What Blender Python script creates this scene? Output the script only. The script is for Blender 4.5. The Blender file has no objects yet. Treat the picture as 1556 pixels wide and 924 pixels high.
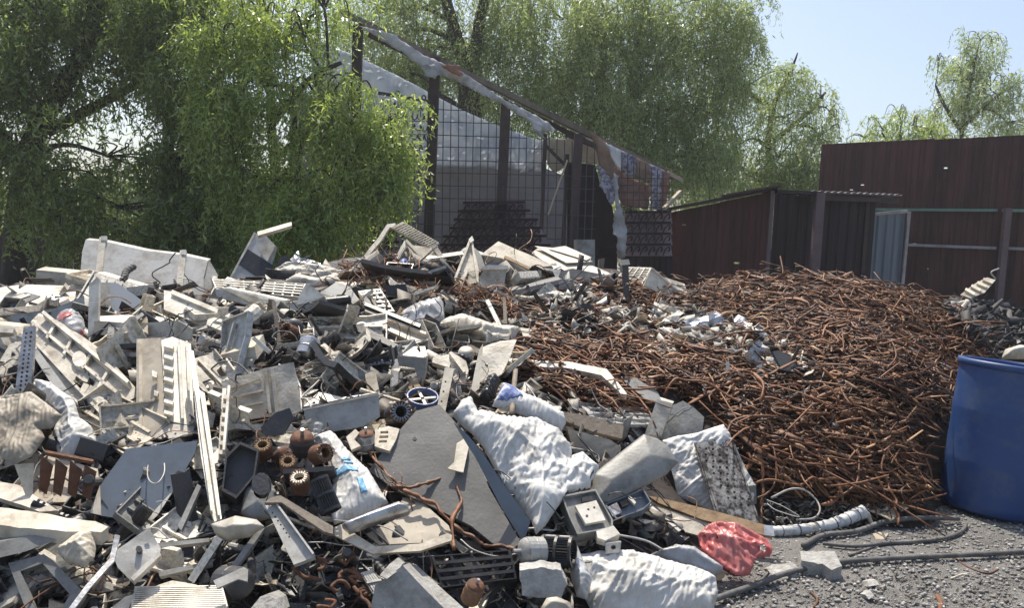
import bpy, math, random
import numpy as np
from mathutils import Vector, Matrix, noise
from mathutils.geometry import delaunay_2d_cdt

# ------------------------------------------------------------------ camera, world, sun
SC = bpy.context.scene
COL = SC.collection
R = random.Random(7)
NR = np.random.default_rng(11)
FPX, CU, CV = 1200.0, 778.0, 462.0
EYE = np.array((0.0, 0.0, 1.6))
PITCH, ROLL = math.radians(-4.86), math.radians(2.3)
FWD = np.array((0, math.cos(PITCH), math.sin(PITCH)))
_r, _u = np.array((1.0, 0, 0)), np.array((0, -math.sin(PITCH), math.cos(PITCH)))
RGT = _r * math.cos(ROLL) + _u * math.sin(ROLL)
UPV = -_r * math.sin(ROLL) + _u * math.cos(ROLL)
cam = bpy.data.cameras.new('camera')
cam.sensor_width = 36
cam.lens = 36 * FPX / 1556
cam.clip_start, cam.clip_end = 0.1, 2000
camo = bpy.data.objects.new('camera', cam)
COL.objects.link(camo)
M = Matrix.Identity(4)
for i in range(3):
    M[i][0], M[i][1], M[i][2], M[i][3] = RGT[i], UPV[i], -FWD[i], EYE[i]
camo.matrix_world = M
SC.camera = camo

SUN = np.array((-0.14, 0.44, 0.886)); SUN /= np.linalg.norm(SUN)
W = bpy.data.worlds.new('World'); SC.world = W; W.use_nodes = True
sky = W.node_tree.nodes.new('ShaderNodeTexSky'); sky.sky_type = 'NISHITA'; sky.sun_disc = False
sky.sun_elevation = math.asin(SUN[2]); sky.sun_rotation = math.atan2(SUN[0], SUN[1])
sky.air_density, sky.dust_density, sky.ozone_density = 1.0, 3.0, 1.2
W.node_tree.links.new(sky.outputs[0], W.node_tree.nodes['Background'].inputs[0])
W.node_tree.nodes['Background'].inputs[1].default_value = 0.148
sl = bpy.data.lights.new('sun', 'SUN'); sl.energy = 4.8; sl.angle = math.radians(0.5); sl.color = (1, .94, .83)
slo = bpy.data.objects.new('sun', sl); COL.objects.link(slo)
slo.rotation_mode = 'QUATERNION'; slo.rotation_quaternion = Vector(SUN).to_track_quat('Z', 'Y')
SC.view_settings.view_transform = 'Standard'; SC.view_settings.look = 'None'
SC.view_settings.gamma = 1; SC.view_settings.use_curve_mapping = False
SC.view_settings.exposure = 0.33

# ------------------------------------------------------------------ pixel <-> world
def rays(u, v):
    u, v = np.asarray(u, float), np.asarray(v, float)
    return FWD + ((u - CU) / FPX)[..., None] * RGT - ((v - CV) / FPX)[..., None] * UPV
def at(u, v, d):
    return EYE + rays(u, v) * d
HORI = lambda u: 360 + (u - CU) * math.tan(ROLL)

# heap surface: thin plate spline through measured points
CP = [(0,920,2.9),(300,920,3.0),(600,920,3.2),(850,920,3.3),(100,750,3.4),(400,750,3.45),(700,730,3.8),(900,720,4.1),
      (100,600,4.1),(400,600,4.2),(700,600,4.6),(950,600,5.1),(1180,680,4.8),(1300,700,4.85),(1390,700,4.9),(1230,620,5.1),(1380,620,5.15),(1280,550,5.55),(1400,560,5.6),(1280,495,6.4),(100,480,5.3),(400,480,5.4),
      (700,480,6.2),(1000,500,6.5),(40,440,6.5),(220,430,6.4),(400,430,6.6),(600,400,7.3),(700,395,7.5),
      (800,392,7.6),(950,410,7.8),(1060,440,7.8),(1165,418,7.9),(1300,440,7.7),(1430,480,7.4),(1490,530,7.2),(1480,470,9.2),
      (1556,500,8.8),(-300,700,3.6),(-300,450,6.5),(-300,950,2.6),(1130,780,4.55),(1060,840,3.9)]
cp = [tuple(at(*c)) for c in CP]
for x in (-6, -4, -2, 0, 2, 4, 6, 8):
    cp += [(x, 10.0, 0.25 if x < 3 else 0.45), (x, 11.4, 0.0)]
cp += [(.55, 3.2, 0), (1.0, 3.4, 0), (1.35, 4.0, 0.0), (2.0, 4.45, 0), (2.7, 4.9, 0), (3.6, 5.2, .0), (2.6, 3.4, 0), (4.6, 4.2, 0), (5.0, 6.2, .05), (3.9, 6.4, .15), (4.7, 6.8, .05), (5.6, 7.8, .15),
       (0, 1.6, 0), (-2, 1.5, 0), (2, 1.5, 0), (4, 2, 0), (6, 5, 0), (7, 8, .3), (-5, 2, .1)]
cp = np.array(cp)
def _phi(r):
    return np.where(r > 1e-9, r * r * np.log(np.maximum(r, 1e-9)), 0)
n = len(cp)
A = np.zeros((n + 3, n + 3))
A[:n, :n] = _phi(np.linalg.norm(cp[:, None, :2] - cp[None, :, :2], axis=2)) + np.eye(n) * 0.02
A[:n, n] = 1; A[:n, n + 1:] = cp[:, :2]; A[n:, :n] = A[:n, n:].T
sol = np.linalg.solve(A, np.concatenate([cp[:, 2], np.zeros(3)]))
GX, GY, GS = np.arange(-8, 9.01, .08), np.arange(1, 12.01, .08), .08
gx, gy = np.meshgrid(GX, GY, indexing='ij')
_pts = np.stack([gx.ravel(), gy.ravel()], 1)
gz = (_phi(np.linalg.norm(_pts[:, None] - cp[None, :, :2], axis=2)) @ sol[:n] + sol[n] + _pts @ sol[n + 1:]).reshape(gx.shape)
HZ = np.clip(gz, -0.12, 2.0)
def hz(x, y, raw=False):
    x, y = np.asarray(x, float), np.asarray(y, float)
    fx, fy = np.clip((x + 8) / GS, 0, len(GX) - 2), np.clip((y - 1) / GS, 0, len(GY) - 2)
    ix, iy = fx.astype(int), fy.astype(int)
    a, b = np.clip(fx - ix, 0, 1), np.clip(fy - iy, 0, 1)
    z = HZ[ix, iy] * (1 - a) * (1 - b) + HZ[ix + 1, iy] * a * (1 - b) + HZ[ix, iy + 1] * (1 - a) * b + HZ[ix + 1, iy + 1] * a * b
    out = (x < -7.9) | (x > 8.9) | (y < 1) | (y > 11.9)
    z = np.where(out, -.1, z)
    return z if raw else np.maximum(z, 0)
def hits(u, v):
    r = rays(u, v)
    t = np.full(r.shape[:-1], 1.2); done = np.zeros(t.shape, bool)
    for _ in range(700):
        p = EYE + r * t[..., None]
        below = p[..., 2] <= hz(p[..., 0], p[..., 1])
        done |= below
        if done.all() or t.max() > 14: break
        t = np.where(done, t, t + .02)
    return EYE + r * t[..., None], t
def hit(u, v):
    p, t = hits(np.array([u]), np.array([v]))
    return p[0], float(t[0])
def hit_near(u, v, far=8.6):
    for k in range(30):
        p, t = hit(u, v + k * 5)
        if t < far: break
    return at(u, v, t), t
def hnorm(x, y):
    e = .12
    n = np.stack([-(hz(x + e, y) - hz(x - e, y)) / (2 * e), -(hz(x, y + e) - hz(x, y - e)) / (2 * e), np.ones(np.shape(x))], -1)
    return n / np.linalg.norm(n, axis=-1, keepdims=True)

# ------------------------------------------------------------------ materials
def lin(c):
    return tuple(((x / 255) / 12.92 if x <= 10 else ((x / 255 + .055) / 1.055) ** 2.4) for x in c) + (1,)
def mat(name, base, rough=.6, metal=0.0, dirt=None, dscale=6, dlo=.45, dhi=.7, var=.15, bump=.25, bscale=60, island=None, transl=0, spec=.5, streak=1.0, ridged=False, addtr=0, grime=0):
    m = bpy.data.materials.new(name); m.use_nodes = True
    nt = m.node_tree; N, L = nt.nodes, nt.links
    b = N['Principled BSDF']
    b.inputs['Roughness'].default_value = rough; b.inputs['Metallic'].default_value = metal
    b.inputs['Specular IOR Level'].default_value = spec
    tc, oi = N.new('ShaderNodeTexCoord'), N.new('ShaderNodeObjectInfo')
    off = N.new('ShaderNodeVectorMath'); off.operation = 'MULTIPLY_ADD'
    cmb = N.new('ShaderNodeCombineXYZ')
    mul = N.new('ShaderNodeMath'); mul.operation = 'MULTIPLY'; mul.inputs[1].default_value = 40
    L.new(oi.outputs['Random'], mul.inputs[0])
    for k in range(3): L.new(mul.outputs[0], cmb.inputs[k])
    L.new(tc.outputs['Object'], off.inputs[0]); off.inputs[1].default_value = (1, 1, streak); L.new(cmb.outputs[0], off.inputs[2])
    if island:
        g = N.new('ShaderNodeNewGeometry'); rp = N.new('ShaderNodeValToRGB')
        L.new(g.outputs['Random Per Island'], rp.inputs[0])
        el = rp.color_ramp.elements
        while len(el) < len(island): el.new(.5)
        for i, (p, c) in enumerate(island): el[i].position = p; el[i].color = tuple(c) + (1,)
        col = rp.outputs[0]
    else:
        rgb = N.new('ShaderNodeRGB'); rgb.outputs[0].default_value = tuple(base) + (1,); col = rgb.outputs[0]
    if dirt:
        nz = N.new('ShaderNodeTexNoise'); nz.inputs['Scale'].default_value = dscale; nz.inputs['Detail'].default_value = 9; nz.inputs['Roughness'].default_value = .68
        L.new(off.outputs[0], nz.inputs['Vector'])
        mr = N.new('ShaderNodeMapRange'); mr.inputs[1].default_value = dlo; mr.inputs[2].default_value = dhi
        L.new(nz.outputs['Fac'], mr.inputs[0])
        mx = N.new('ShaderNodeMix'); mx.data_type = 'RGBA'
        L.new(mr.outputs[0], mx.inputs[0]); L.new(col, mx.inputs[6]); mx.inputs[7].default_value = tuple(dirt) + (1,)
        col = mx.outputs[2]
        if grime:
            mp = N.new('ShaderNodeMapping'); mp.inputs['Scale'].default_value = (1, .22, 1.5); L.new(off.outputs[0], mp.inputs[0])
            n3 = N.new('ShaderNodeTexNoise'); n3.inputs['Scale'].default_value = 13; n3.inputs['Detail'].default_value = 8; n3.inputs['Roughness'].default_value = .75; n3.inputs['Distortion'].default_value = .7
            L.new(mp.outputs[0], n3.inputs['Vector'])
            m3 = N.new('ShaderNodeMapRange'); m3.inputs[1].default_value = .55; m3.inputs[2].default_value = .72; m3.inputs[4].default_value = grime
            L.new(n3.outputs['Fac'], m3.inputs[0])
            mx3 = N.new('ShaderNodeMix'); mx3.data_type = 'RGBA'; L.new(m3.outputs[0], mx3.inputs[0]); L.new(col, mx3.inputs[6]); mx3.inputs[7].default_value = tuple(c * .7 for c in dirt) + (1,)
            col = mx3.outputs[2]
    if var:
        hs = N.new('ShaderNodeHueSaturation')
        mr2 = N.new('ShaderNodeMapRange'); mr2.inputs[3].default_value = 1 - var * 1.4; mr2.inputs[4].default_value = 1 + var * .5
        L.new(oi.outputs['Random'], mr2.inputs[0]); L.new(mr2.outputs[0], hs.inputs['Value']); L.new(col, hs.inputs['Color'])
        col = hs.outputs[0]
    L.new(col, b.inputs['Base Color'])
    if bump:
        n2 = N.new('ShaderNodeTexNoise'); n2.inputs['Scale'].default_value = bscale; n2.inputs['Detail'].default_value = 5
        L.new(off.outputs[0], n2.inputs['Vector'])
        bp = N.new('ShaderNodeBump'); bp.inputs['Strength'].default_value = bump; bp.inputs['Distance'].default_value = .012 if ridged else .03 if name == 'gravel_ground' else .01
        if ridged: n2.noise_type = 'RIDGED_MULTIFRACTAL'; n2.inputs['Distortion'].default_value = .8; n2.inputs['Detail'].default_value = 3
        L.new(n2.outputs['Fac'], bp.inputs['Height']); L.new(bp.outputs[0], b.inputs['Normal'])
    if addtr:
        tr = N.new('ShaderNodeBsdfTranslucent'); ms = N.new('ShaderNodeAddShader')
        h2 = N.new('ShaderNodeHueSaturation'); h2.inputs['Value'].default_value = addtr; h2.inputs['Saturation'].default_value = 1.1; L.new(col, h2.inputs['Color'])
        L.new(h2.outputs[0], tr.inputs[0]); L.new(b.outputs[0], ms.inputs[0]); L.new(tr.outputs[0], ms.inputs[1]); L.new(ms.outputs[0], N['Material Output'].inputs[0])
    if transl:
        tr = N.new('ShaderNodeBsdfTranslucent'); ms = N.new('ShaderNodeMixShader'); ms.inputs[0].default_value = transl
        L.new(col, tr.inputs[0]); L.new(b.outputs[0], ms.inputs[1]); L.new(tr.outputs[0], ms.inputs[2])
        L.new(ms.outputs[0], N['Material Output'].inputs[0])
    return m
DRT = (.13, .105, .08)
MT = dict(
    white=mat('white_plastic', (.74, .695, .595), .45, dirt=(.24, .19, .125), dscale=7, dlo=.43, dhi=.74, bump=.15, grime=.6),
    cream=mat('yellowed_plastic', (.71, .635, .5), .5, dirt=(.24, .18, .11), dscale=7, dlo=.45, dhi=.76, bump=.15, grime=.6),
    dirty=mat('dirty_plastic', (.57, .525, .435), .55, dirt=(.2, .155, .105), dscale=7, dlo=.43, dhi=.74, bump=.25, grime=.6),
    gray=mat('gray_painted_metal', (.27, .268, .25), .5, dirt=(.11, .1, .085), dscale=7, dlo=.42, dhi=.72, bump=.15, grime=.75),
    slate=mat('slate_panel', (.15, .175, .205), .32, dirt=(.10, .105, .11), dscale=4, dlo=.5, dhi=.8, var=.05, bump=.05),
    bluegray=mat('blue_gray_metal', (.46, .455, .43), .42, metal=.1, dirt=(.2, .17, .12), dscale=7, dlo=.45, dhi=.76, bump=.15, grime=.6),
    silver=mat('galvanised_metal', (.52, .53, .54), .38, metal=.75, dirt=(.2, .17, .14), dscale=10, bump=.15, grime=.75),
    black=mat('black_plastic', (.022, .022, .024), .4, dirt=(.09, .08, .07), dscale=12, dlo=.5, dhi=.8, bump=.1),
    dark=mat('dark_metal', (.06, .06, .062), .5, dirt=(.12, .09, .07), dscale=9, dlo=.5, dhi=.8, grime=0.5),
    burnt=mat('burnt_metal', (.28, .27, .25), .45, metal=.4, dirt=(.045, .035, .03), dscale=26, dlo=.42, dhi=.56, bump=.4, streak=.5),
    rust=mat('rusted_iron', (.17, .075, .038), .8, dirt=(.06, .03, .02), dscale=14, bump=.5),
    copper=mat('oxidised_copper', (.28, .16, .095), .55, metal=.3, dirt=(.12, .06, .035), dscale=20, bump=.3),
    concrete=mat('broken_concrete', (.43, .42, .39), .9, dirt=(.22, .21, .19), dscale=14, dlo=.4, dhi=.7, bump=.9, bscale=60),
    wood=mat('weathered_wood', (.24, .2, .155), .8, dirt=(.12, .09, .07), dscale=5, bump=.4, streak=.2, grime=.75),
    board=mat('old_particle_board', (.36, .25, .14), .85, dirt=(.2, .12, .07), dscale=16, bump=.3),
    card=mat('cardboard', (.5, .42, .3), .85, dirt=(.36, .29, .2), dscale=5, bump=.1),
    sack=mat('woven_white_sack', (.77, .755, .715), .55, dirt=(.42, .39, .33), dscale=5, dlo=.46, dhi=.74, bump=.5, bscale=14, transl=.12, ridged=True, grime=.3),
    bag=mat('thin_white_film', (.62, .63, .64), .28, dirt=(.4, .38, .34), dscale=5, bump=.5, bscale=14, transl=.2, ridged=True),
    tarp=mat('dirty_beige_tarp', (.43, .375, .29), .6, dirt=(.22, .18, .13), dscale=6, bump=.25, bscale=12, ridged=True, grime=.75),
    red=mat('red_plastic_bag', (.72, .19, .18), .32, dirt=(.7, .36, .33), dscale=6, bump=.55, bscale=13, transl=.42, var=0, ridged=True),
    blueprint=mat('blue_print', (.14, .36, .55), .55, dirt=(.6, .66, .7), dscale=30, dlo=.5, dhi=.7, var=0),
    navyprint=mat('navy_print', (.1, .15, .36), .55, dirt=(.5, .53, .6), dscale=25, dlo=.5, dhi=.66, var=0),
    blue=mat('blue_drum_plastic', (.021, .06, .19), .48, dirt=(.085, .115, .18), dscale=5, dlo=.48, dhi=.78, var=0, bump=.06, bscale=20, grime=.35),
    bluefan=mat('blue_plastic_ring', (.12, .18, .36), .4),
    cable=mat('dusty_cable', (.09, .088, .085), .7, dirt=(.2, .19, .175), dscale=12, bump=.1, grime=.6),
    wire=mat('pale_wire', (.5, .49, .46), .5, dirt=(.25, .2, .15), dscale=10),
    hose=mat('ribbed_hose_wrap', (.62, .62, .6), .5, dirt=(.2, .18, .16), dscale=16, dlo=.5, dhi=.72),
    maroon=mat('maroon_sheet', (.112, .048, .04), .6, dirt=(.042, .025, .022), dscale=4, dlo=.4, dhi=.66, var=.12, bump=.05, streak=.1, grime=0.5, spec=.18),
    darksheet=mat('dark_sheet', (.03, .022, .023), .6, dirt=(.05, .04, .045), dscale=3, var=.1, bump=.05, streak=.1, spec=.18),
    bluedoor=mat('blue_sheet', (.14, .175, .205), .45, dirt=(.08, .11, .14), dscale=4, var=0, bump=.05, streak=.1),
    post=mat('brown_post', (.075, .05, .045), .75, dirt=(.04, .03, .028), dscale=8, bump=.4),
    mauve=mat('mauve_rail', (.15, .1, .105), .6, dirt=(.1, .07, .07), dscale=6),
    green=mat('green_rail', (.14, .27, .2), .5, dirt=(.12, .16, .14), dscale=6),
    scrollback=mat('mauve_board', (.4, .3, .315), .7, dirt=(.2, .15, .16), dscale=5),
    darkgray=mat('dark_gray_slab', (.155, .15, .14), .6, dirt=(.1, .095, .088), dscale=6, dlo=.45, dhi=.75, bump=.15, grime=.4),
    palerail=mat('pale_rail', (.36, .33, .33), .6, dirt=(.2, .17, .17), dscale=6),
    wall=mat('gray_wall', (.3, .29, .3), .9, dirt=(.2, .19, .2), dscale=2, bump=.3),
    sheet=mat('blue_white_tarp', (.6, .63, .67), .4, dirt=(.46, .5, .55), dscale=5, bump=.25, bscale=12, transl=.5, streak=.3),
    ragw=mat('grey_white_rag', (.6, .59, .58), .8, dirt=(.3, .29, .28), dscale=6, bump=.3, transl=.2),
    ragb=mat('brown_banner', (.36, .25, .18), .8, dirt=(.2, .13, .1), dscale=6, transl=.2),
    ragr=mat('red_banner', (.38, .21, .155), .8, dirt=(.2, .13, .11), dscale=6, transl=.25),
    ragp=mat('printed_banner', (.5, .48, .52), .8, dirt=(.17, .16, .24), dscale=18, dlo=.47, dhi=.55, transl=.2),
    bark=mat('bark', (.075, .06, .048), .95, dirt=(.03, .024, .02), dscale=12, bump=.9, bscale=25, streak=.25),
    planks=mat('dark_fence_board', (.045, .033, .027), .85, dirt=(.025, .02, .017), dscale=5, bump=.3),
    mound=mat('heap_gap_shade', (.03, .022, .018), .95, dirt=(.055, .042, .034), dscale=9, bump=.9, bscale=20, var=0),  # near-black heap base, its colour imitates deep shadow in the gaps
    ground=mat('gravel_ground', (.28, .268, .248), .95, dirt=(.17, .16, .147), dscale=5, dlo=.35, dhi=.65, var=0, bump=1.0, bscale=110, grime=.4),
    stone=mat('gravel_stones', (.3, .3, .3), .9, island=[(0, (.17, .165, .155)), (.5, (.27, .26, .24)), (.9, (.37, .355, .33)), (1, (.48, .46, .44))], var=0, bump=.3),
    strips=mat('rusty_strips', (.2, .1, .05), .6, island=[(0, (.018, .01, .008)), (.3, (.085, .035, .018)), (.6, (.22, .093, .04)), (.85, (.38, .18, .082)), (1, (.48, .3, .17))], dirt=(.06, .025, .014), dscale=25, dlo=.52, dhi=.78, var=.3, bump=.3),
    debris=mat('mixed_debris', (.3, .3, .3), .6, island=[(0, (.02, .02, .02)), (.4, (.045, .04, .036)), (.62, (.1, .08, .06)), (.8, (.24, .21, .17)), (.93, (.46, .43, .37)), (1, (.66, .63, .56))], dirt=(.12, .09, .07), dscale=30, dlo=.5, dhi=.72, var=0),
    paledebris=mat('pale_debris', (.3, .3, .3), .6, island=[(0, (.06, .055, .05)), (.4, (.2, .17, .13)), (.7, (.42, .39, .33)), (1, (.66, .64, .58))], dirt=(.14, .1, .07), dscale=30, dlo=.5, dhi=.72, var=0),
    darkdebris=mat('dark_debris', (.1, .1, .1), .7, island=[(0, (.02, .02, .022)), (.6, (.035, .033, .035)), (1, (.07, .066, .066))], var=0),
)
def leafmat(name, a, b, c, tr=.45):
    m = mat(name, a, .42, island=[(0, a), (.55, b), (1, c)], var=0, bump=0, addtr=tr, spec=.5)
    return m
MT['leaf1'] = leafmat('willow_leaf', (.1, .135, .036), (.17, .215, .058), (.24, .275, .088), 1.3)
MT['leaf2'] = leafmat('shaded_willow_leaf', (.055, .08, .024), (.105, .14, .04), (.175, .205, .062), 1.2)  # darker green, shade of the left crowns is put into the colour
MT['leaf3'] = leafmat('far_willow_leaf', (.105, .135, .052), (.17, .205, .08), (.235, .265, .12), 1.35)

# ------------------------------------------------------------------ mesh helpers
def mesh(name, verts, faces, m, smooth=False, origin=None):
    verts = np.asarray(verts, float)
    o = verts.mean(0) if origin is None else np.asarray(origin, float)
    me = bpy.data.meshes.new(name)
    if isinstance(faces, np.ndarray):
        v = (verts - o).astype(np.float32); k = faces.shape[1]; f = faces.astype(np.int32)
        me.vertices.add(len(v)); me.vertices.foreach_set('co', v.ravel())
        me.loops.add(f.size); me.loops.foreach_set('vertex_index', f.ravel())
        me.polygons.add(len(f)); me.polygons.foreach_set('loop_start', np.arange(0, f.size, k, dtype=np.int32))
        me.update(calc_edges=True)
    else:
        me.from_pydata([tuple(p) for p in verts - o], [], faces); me.update()
    if smooth: me.shade_smooth()
    me.materials.append(MT[m])
    ob = bpy.data.objects.new(name, me); ob.location = o
    return ob
def tag(o, label=None, cat=None, group=None, kind=None):
    if label: o['label'] = label
    if cat: o['category'] = cat
    if group: o['group'] = group
    if kind: o['kind'] = kind
    return o
def link(o, parent=None):
    COL.objects.link(o)
    if parent is not None:
        o.parent = parent
        loc = Vector(o.location); p = parent
        while p is not None: loc -= Vector(p.location); p = p.parent
        o.location = loc
    return o
def empty(name, loc, label, cat, group=None):
    o = bpy.data.objects.new(name, None); o.location = loc; o.empty_display_size = .1
    COL.objects.link(o); return tag(o, label, cat, group)
class MB:
    def __init__(s): s.v, s.f = [], []
    def add(s, v, f):
        k = len(s.v); s.v += [tuple(p) for p in v]; s.f += [tuple(i + k for i in q) for q in f]; return s
def box_ax(c, ax, ay, az):
    c, ax, ay, az = [np.asarray(q, float) for q in (c, ax, ay, az)]
    v = [c + sx * ax + sy * ay + sz * az for sz in (-1, 1) for sy in (-1, 1) for sx in (-1, 1)]
    return v, [(0, 2, 3, 1), (4, 5, 7, 6), (0, 1, 5, 4), (2, 6, 7, 3), (0, 4, 6, 2), (1, 3, 7, 5)]
def beam(p, q, w, h, up=(0, 0, 1)):
    p, q, up = np.asarray(p, float), np.asarray(q, float), np.asarray(up, float)
    d = q - p; L = np.linalg.norm(d); d = d / L
    s = np.cross(d, up); s /= np.linalg.norm(s); t = np.cross(s, d)
    return box_ax((p + q) / 2, d * L / 2, s * w / 2, t * h / 2)
def tube(path, rad, k=6, caps=True):
    P = np.asarray(path, float); n = len(P)
    rad = np.full(n, rad) if np.isscalar(rad) else np.asarray(rad, float)
    T = np.gradient(P, axis=0); T /= np.linalg.norm(T, axis=1)[:, None] + 1e-12
    a = np.cross(T[0], (0.31, .2, .93)); a /= np.linalg.norm(a)
    V = []
    for i in range(n):
        a = a - T[i] * a.dot(T[i]); a /= np.linalg.norm(a) + 1e-12
        b = np.cross(T[i], a)
        for j in range(k):
            t = 2 * math.pi * j / k
            V.append(P[i] + rad[i] * (math.cos(t) * a + math.sin(t) * b))
    F = [(i * k + j, i * k + (j + 1) % k, (i + 1) * k + (j + 1) % k, (i + 1) * k + j) for i in range(n - 1) for j in range(k)]
    if caps: F += [tuple(range(k))[::-1], tuple(range((n - 1) * k, n * k))]
    return V, F
def smooth_path(P, m=4):
    P = np.asarray(P, float); n = len(P); out = []
    Q = np.vstack([2 * P[0] - P[1], P, 2 * P[-1] - P[-2]])
    for i in range(n - 1):
        a, b, c, d = Q[i], Q[i + 1], Q[i + 2], Q[i + 3]
        for t in np.linspace(0, 1, m, endpoint=False):
            out.append(.5 * (2 * b + (c - a) * t + (2 * a - 5 * b + 4 * c - d) * t * t + (3 * b - a - 3 * c + d) * t ** 3))
    out.append(P[-1]); return np.array(out)
def frame_of(axis):
    a = np.asarray(axis, float); a = a / np.linalg.norm(a)
    s = np.cross(a, (0, 0, 1) if abs(a[2]) < .9 else (1, 0, 0)); s /= np.linalg.norm(s)
    return a, s, np.cross(a, s)
def lathe(c, axis, prof, k=20, closed=False):
    a, s, t = frame_of(axis); c = np.asarray(c, float)
    V = [c + a * z + r * (math.cos(2 * math.pi * j / k) * s + math.sin(2 * math.pi * j / k) * t) for r, z in prof for j in range(k)]
    n = len(prof)
    F = [(i * k + j, i * k + (j + 1) % k, (i + 1) * k + (j + 1) % k, (i + 1) * k + j) for i in range(n - 1) for j in range(k)]
    if closed: F += [((n - 1) * k + j, (n - 1) * k + (j + 1) % k, (j + 1) % k, j) for j in range(k)]
    return V, F
def inpoly(P, poly):
    P = np.asarray(P, float); x, y = P[:, 0], P[:, 1]; r = np.zeros(len(P), bool)
    n = len(poly)
    for i in range(n):
        x0, y0 = poly[i][:2]; x1, y1 = poly[(i + 1) % n][:2]
        if y0 == y1: continue
        c = ((y0 > y) != (y1 > y)) & (x < (x1 - x0) * (y - y0) / (y1 - y0) + x0)
        r ^= c
    return r
def edgedist(P, poly):
    P = np.asarray(P, float); d = np.full(len(P), 1e9); n = len(poly)
    for i in range(n):
        a = np.array(poly[i][:2], float); b = np.array(poly[(i + 1) % n][:2], float)
        ab = b - a; t = np.clip(((P - a) @ ab) / (ab @ ab + 1e-9), 0, 1)
        d = np.minimum(d, np.linalg.norm(P - (a + t[:, None] * ab), axis=1))
    return d
MASK = np.zeros((924 // 4, 1556 // 4), bool)
def mark(pts):
    uu, vv = np.meshgrid(np.arange(1556 // 4) * 4 + 2, np.arange(924 // 4) * 4 + 2)
    MASK[:] |= inpoly(np.stack([uu.ravel(), vv.ravel()], 1), pts).reshape(MASK.shape)
class Plane:
    def __init__(s, p, n):
        s.p0 = np.asarray(p, float); s.n = np.asarray(n, float) / np.linalg.norm(n)
    def pt(s, u, v):
        r = rays(u, v); den = r @ s.n
        den = np.where(np.abs(den) < .05, -.05, den)
        return EYE + r * (((s.p0 - EYE) @ s.n) / den)[..., None]
def plane_at(pts, n, off, anchor=None, d=None):
    P = np.array(pts, float)
    if anchor is None: anchor = (P[:, 0].mean(), P[:, 1].mean() * .5 + P[:, 1].max() * .5)
    if d is not None: p = at(anchor[0], anchor[1], d)
    else:
        p, t = hit_near(*anchor); p = EYE + rays(*anchor) * (t - off)
    return Plane(p, n)
def resample(poly, step):
    out = []
    n = len(poly)
    for i in range(n):
        a, b = np.array(poly[i][:2], float), np.array(poly[(i + 1) % n][:2], float)
        k = max(1, int(np.linalg.norm(b - a) / step))
        out += [a + (b - a) * j / k for j in range(k)]
    return out
def ngon(u, v, r, k=7, ry=None):
    ry = r if ry is None else ry
    return [(u + r * math.cos(6.2832 * i / k), v + ry * math.sin(6.2832 * i / k)) for i in range(k)]
def stripq(u0, v0, u1, v1, w):
    d = np.array((u1 - u0, v1 - v0), float); d /= np.linalg.norm(d); s = np.array((-d[1], d[0])) * w / 2
    a, b = np.array((u0, v0), float), np.array((u1, v1), float)
    return [tuple(a + s), tuple(b + s), tuple(b - s), tuple(a - s)]
def polyline_band(path, w):
    P = np.array(path, float); T = np.gradient(P, axis=0); T /= np.linalg.norm(T, axis=1)[:, None]
    S = np.stack([-T[:, 1], T[:, 0]], 1) * w / 2
    return [tuple(x) for x in P + S] + [tuple(x) for x in (P - S)[::-1]]
def buckle(Q3, T, fixed, n, strain, seed, iters=230, bend=.35, aniso=.8):
    """let a sheet that is larger than its outline buckle into folds (position based relaxation)"""
    rng = np.random.default_rng(seed); N = len(Q3)
    e = np.sort(np.concatenate([T[:, [0, 1]], T[:, [1, 2]], T[:, [2, 0]]]), 1); e, inv = np.unique(e, axis=0, return_inverse=True)
    inv = inv.ravel(); m = len(T); opp = np.concatenate([T[:, 2], T[:, 0], T[:, 1]])
    o = np.argsort(inv, kind='stable'); same = np.flatnonzero(inv[o][1:] == inv[o][:-1])
    b = np.stack([opp[o[same]], opp[o[same + 1]]], 1)
    C = np.concatenate([e, b]); k = np.concatenate([np.ones(len(e)), np.full(len(b), bend)])
    s_, t_ = np.cross(n, (0.3, .1, 1.0)), None
    s_ /= np.linalg.norm(s_); t_ = np.cross(n, s_); a = rng.uniform(0, 3.14); ax = math.cos(a) * s_ + math.sin(a) * t_
    d = Q3[C[:, 1]] - Q3[C[:, 0]]; L = np.linalg.norm(d, axis=1); ca = np.abs((d / L[:, None]) @ ax)
    aa = .35 + aniso * ca ** 2
    P = Q3.copy()
    h = np.array([noise.noise(Vector(p) * 5 + Vector((seed, 0, 0))) + .6 * noise.noise(Vector(p) * 12 + Vector((seed, 3, 0))) for p in Q3]) * .02
    P += n * (h * ~fixed)[:, None]
    cnt = np.bincount(C.ravel(), weights=np.repeat(k, 2), minlength=N) + 1e-9
    w0, w1 = ~fixed[C[:, 0]], ~fixed[C[:, 1]]
    for it in range(iters):
        r = L * (1 + strain * aa * min(1, it / (iters * .55)))
        d = P[C[:, 1]] - P[C[:, 0]]; l = np.linalg.norm(d, axis=1) + 1e-9
        c = d * ((l - r) / l * .5 * k)[:, None]
        for ax_i in range(3):
            acc = np.bincount(C[:, 0], weights=c[:, ax_i] * w0, minlength=N) - np.bincount(C[:, 1], weights=c[:, ax_i] * w1, minlength=N)
            P[:, ax_i] += acc / cnt * 1.7
        hh = (P - Q3) @ n
        P += n * np.where(hh < -.015, (-.015 - hh) * .6, 0)[:, None]
    return P
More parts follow.
